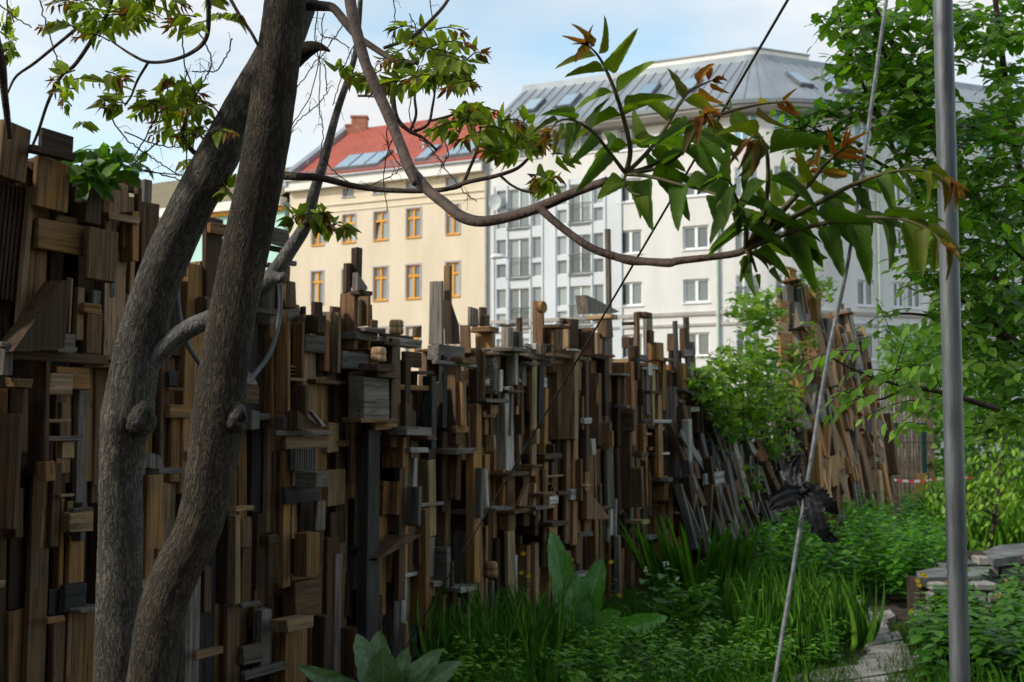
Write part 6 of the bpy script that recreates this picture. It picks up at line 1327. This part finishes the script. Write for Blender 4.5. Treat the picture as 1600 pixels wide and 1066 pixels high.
for k in range(160):
    x, y = rnd(1040, 1300), rnd(845, 960); g = gpix(x, y + 25)
    if g[0] > wallx(g[1]) + .5: sp4.append(g[:2])
herbs('ground_cover', 'soft mid green ground cover behind the iris clump', sp4, (.15, .4), (.07, .12), ((.045, .16, .017), (.14, .31, .027)), 22, .7)

def leafy_plant(name, label, cat, base, specs, col, tm=None, stalk=True, asp=.32):
    """specs: list of (dx px-ish metres dir, length, width, lift, colour gain)"""
    e = empty(name, base, label, cat)
    for (az, ln, wd_, lift, gain) in specs:
        d = np.array([math.cos(az) * math.cos(lift), math.sin(az) * math.cos(lift), math.sin(lift)]); nn = np.array([-math.cos(az) * math.sin(lift), -math.sin(az) * math.sin(lift), math.cos(lift)])
        leaves('leaf', [np.array(base) + d * .03], [d], [nn], np.array([ln]), np.array([wd_]), np.array([np.asarray(col) * gain]), M['bigleaf'], e, template(14, lambda t: math.sin(math.pi * min(1, (t * .93 + .07) ** .6)) ** .7, rnd(.1, .4), rnd(.1, .35), .03, rnd(-.06, .06)), base)
    return e
def px_plant(name, label, base, d, specs, col):
    """broad soft leaves given by foot, tip (photo pixels), depth offset of the tip, width in pixels and side turn"""
    e = empty(name, base, label, 'plant')
    for (x0, y0, x1, y1, dd, wpx, turn, gain) in specs:
        a = pix(x0, y0, d); b = pix(x1, y1, d + dd); ln = np.linalg.norm(b - a); dr = (b - a) / ln
        nn = unit(np.array([turn, -1.0, .35])); w_ = wpx * d / FPX; s1, s2 = rnd(0, 6), rnd(0, 6)
        def prof(t): return (max(.02, math.sin(math.pi * min(1, (.05 + .95 * t) ** .9))) ** .55) * (.35 + .65 * min(1, t * 3.2)) * (1 + .05 * math.sin(t * 31 + s1))
        T, UV, F = [], [], []; n, m_ = 22, 8; dp = rnd(.03, .2)
        for i in range(n + 1):
            t = i / n; f = prof(t)
            for j in range(m_ + 1):
                v = j / m_ * 2 - 1; cr = .012 * math.sin(t * 34 - abs(v) * 5) * abs(v) + .02 * abs(v) ** 2 * math.sin(t * 13 + s2 + (v > 0) * 2)
                T.append((t, .5 * f * v, -dp * t ** 3 + .10 * f * abs(v) ** 1.3 * .6 + cr)); UV.append((t, v))
        for i in range(n):
            for j in range(m_): q = i * (m_ + 1) + j; F.append((q, q + m_ + 1, q + m_ + 2, q + 1))
        leaves('leaf', [a], [dr], [nn], np.array([ln]), np.array([w_]), np.array([np.asarray(col) * gain]), M['bigleaf'], e, (np.array(T), np.array(UV), np.array(F)), a)
b = gpix(900, 1010)
px_plant('dock_plant', 'big upright dock plant with long crinkled leaves', b, b[1], [(892, 1000, 866, 828, .1, 44, .3, 1.1), (905, 1005, 938, 872, .12, 46, -.4, 1.0), (915, 1005, 925, 885, .2, 34, -.2, .9), (900, 1005, 905, 900, .02, 46, .1, 1.15), (893, 1005, 832, 952, -.05, 44, .7, .85), (897, 1008, 852, 985, -.15, 38, .5, .9), (908, 1006, 968, 955, -.1, 46, -.6, 1.1), (912, 1010, 1040, 962, -.1, 40, -.2, 1.7), (915, 1008, 975, 990, -.2, 40, -.3, 1.2), (900, 1008, 880, 910, .2, 44, .2, .8)], (.07, .2, .03))
b = gpix(590, 1130)
px_plant('mullein', 'pale green mullein rosette with soft broad leaves, bottom left', b, b[1], [(598, 1110, 468, 1040, -.1, 34, .4, 1.0), (590, 1105, 562, 988, .12, 44, .5, 1.0), (596, 1105, 590, 983, .15, 42, -.1, .95), (600, 1112, 598, 1022, -.15, 60, .1, .85), (612, 1105, 636, 1012, .08, 36, -.4, 1.0), (612, 1108, 682, 1012, .0, 40, -.6, 1.1), (615, 1112, 712, 1032, -.05, 42, -.4, 1.1), (585, 1115, 520, 1062, -.15, 40, .4, .9)], (.10, .18, .075))
b = gpix(1065, 985)
leafy_plant('burdock', 'low broad-leaved burdock clump right of the dock plant', 'plant', b, [(rnd(0, 6.28), rnd(.24, .36), rnd(.16, .24), R(rnd(15, 60)), rnd(.9, 1.4)) for k in range(26)], (.065, .16, .035))
b = gpix(1215, 850)
leafy_plant('burdock', 'broad-leaved burdock at the foot of the leaning boards', 'plant', b, [(rnd(0, 6.28), rnd(.35, .55), rnd(.2, .3), R(rnd(15, 60)), rnd(.9, 1.5)) for k in range(24)], (.055, .15, .03))
b = gpix(1130, 868)
leafy_plant('burdock', 'broad-leaved burdock tucked behind the iris clump', 'plant', b, [(rnd(0, 6.28), rnd(.35, .5), rnd(.18, .28), R(rnd(25, 70)), rnd(.9, 1.5)) for k in range(18)], (.06, .16, .035))
def iris():
    b = gpix(1086, 948); e = empty('iris_clump', b, 'clump of upright sword-shaped iris leaves against the wall end', 'plant')
    for k in range(95):
        x = b[0] + rnd(-.36, .36); y = b[1] + rnd(-.15, .15); az = rnd(0, 6.28); l_ = abs(x - b[0]) * .5 + rnd(.02, .25); sx = 1 if x > b[0] else -1
        d = np.array([sx * l_, rnd(-.15, .15), 1]); nn = np.array([rnd(-.3, .3) - sx * .2, -1, .3])
        leaves('leaf', [(x, y, -.02)], [d], [nn], np.array([rnd(.5, .9)]), np.array([rnd(.026, .042)]), np.array([lerp((.07, .21, .02), (.15, .34, .03), random.random())]), M['grass'], e, template(6, lambda t: (1 - t) ** .45 * min(1, .6 + t * 3), rnd(-.12, .3), .25), (x, y, 0))
iris()
def flowers():
    pts = [(893, 875), (818, 865), (826, 900), (955, 878), (968, 930), (1445, 900), (1433, 907), (1436, 914), (1462, 935), (1423, 955), (1542, 952), (1560, 930), (815, 895), (1440, 897), (875, 862)]
    FLAB = ['yellow celandine flower just right of the tallest dock leaf', 'yellow celandine flower against the timber wall, left of the dock plant', 'low yellow celandine flower left of the dock plant', 'yellow celandine flower against the wall, farthest right of the dock', 'low yellow celandine flower between dock and burdock', 'upper right of the yellow flowers clustered before the bench slab', 'yellow flower in the middle of the cluster before the bench slab', 'lowest yellow flower of the cluster before the bench slab',
            'yellow celandine flower close to the left side of the steel pole', 'yellow celandine flower farthest left, near the path edge', 'yellow celandine flower right of the pole, low in the leaves', 'yellow celandine flower farthest right under the sapling stem', 'yellow celandine flower leftmost of all along the timber wall', 'topmost yellow flower of the cluster before the bench slab', 'highest yellow celandine flower behind the tall dock leaf']
    for i, (x, y) in enumerate(pts):
        near = gpix(x, 985 if x < 1000 else 1000); d = near[1]; c = pix(x, y, d); g = np.array([c[0], c[1] + .04, 0])
        lab = FLAB[i]
        e = empty('celandine_flower', g, lab, 'flower', 'celandine flowers by the wall' if x < 1000 else 'celandine flowers by the bench')
        MB().tube([g, (g + c) / 2 + [.01, 0, .01], c], [.003, .0025, .002], 5).build('stem', M['stalk'], e)
        for k in range(4):
            a = k * 1.571 + rnd(-.2, .2); dv = np.array([math.cos(a), -.35, math.sin(a)]); leaves('petal', [c], [dv], [(0, -1, .4)], np.array([.022]), np.array([.022]), np.array([(.62, .42, .01)]), M['yel'], e, TM_S, c)
        for k in range(5):
            t = rnd(.35, .85); p = lerp(g, c, t); a = rnd(0, 6.28); leaves('leaf', [p], [(math.cos(a), math.sin(a), .1)], [(0, 0, 1)], np.array([rnd(.06, .11)]), np.array([.06]), np.array([(.045, .11, .02)]), M['leaf2'], e, TM_S, p)
flowers()

def mustard():
    for i, (x, y, lab) in enumerate([(1010, 890, 'white flowered garlic mustard left of the iris clump'), (1040, 880, 'white flowered garlic mustard standing before the iris clump'), (1058, 905, 'low white flowered garlic mustard above the burdock leaves')]):
        g = gpix(x, 975); d = g[1]; c = pix(x, y, d); e = empty('garlic_mustard', g, lab, 'plant', 'garlic mustard plants')
        MB().tube([g, (g + c) / 2 + [.015, 0, 0], c], [.004, .003, .002], 5).build('stem', M['stalk'], e)
        for k in range(9):
            p = c + rng.normal(0, .012, 3); a = rnd(0, 6.28); leaves('petal', [p], [(math.cos(a), -.4, math.sin(a))], [(0, -1, .5)], np.array([.014]), np.array([.013]), np.array([(.7, .72, .68)]), M['yel'], e, TM_S, p)
        for k in range(9):
            t = .25 + .08 * k; p = lerp(g, c, t); a = k * 2.4; leaves('leaf', [p], [(math.cos(a), math.sin(a), .05)], [(0, 0, 1)], np.array([rnd(.09, .13)]), np.array([rnd(.08, .11)]), np.array([(.08, .2, .035)]), M['bigleaf'], e, TM_BIG, p)
mustard()
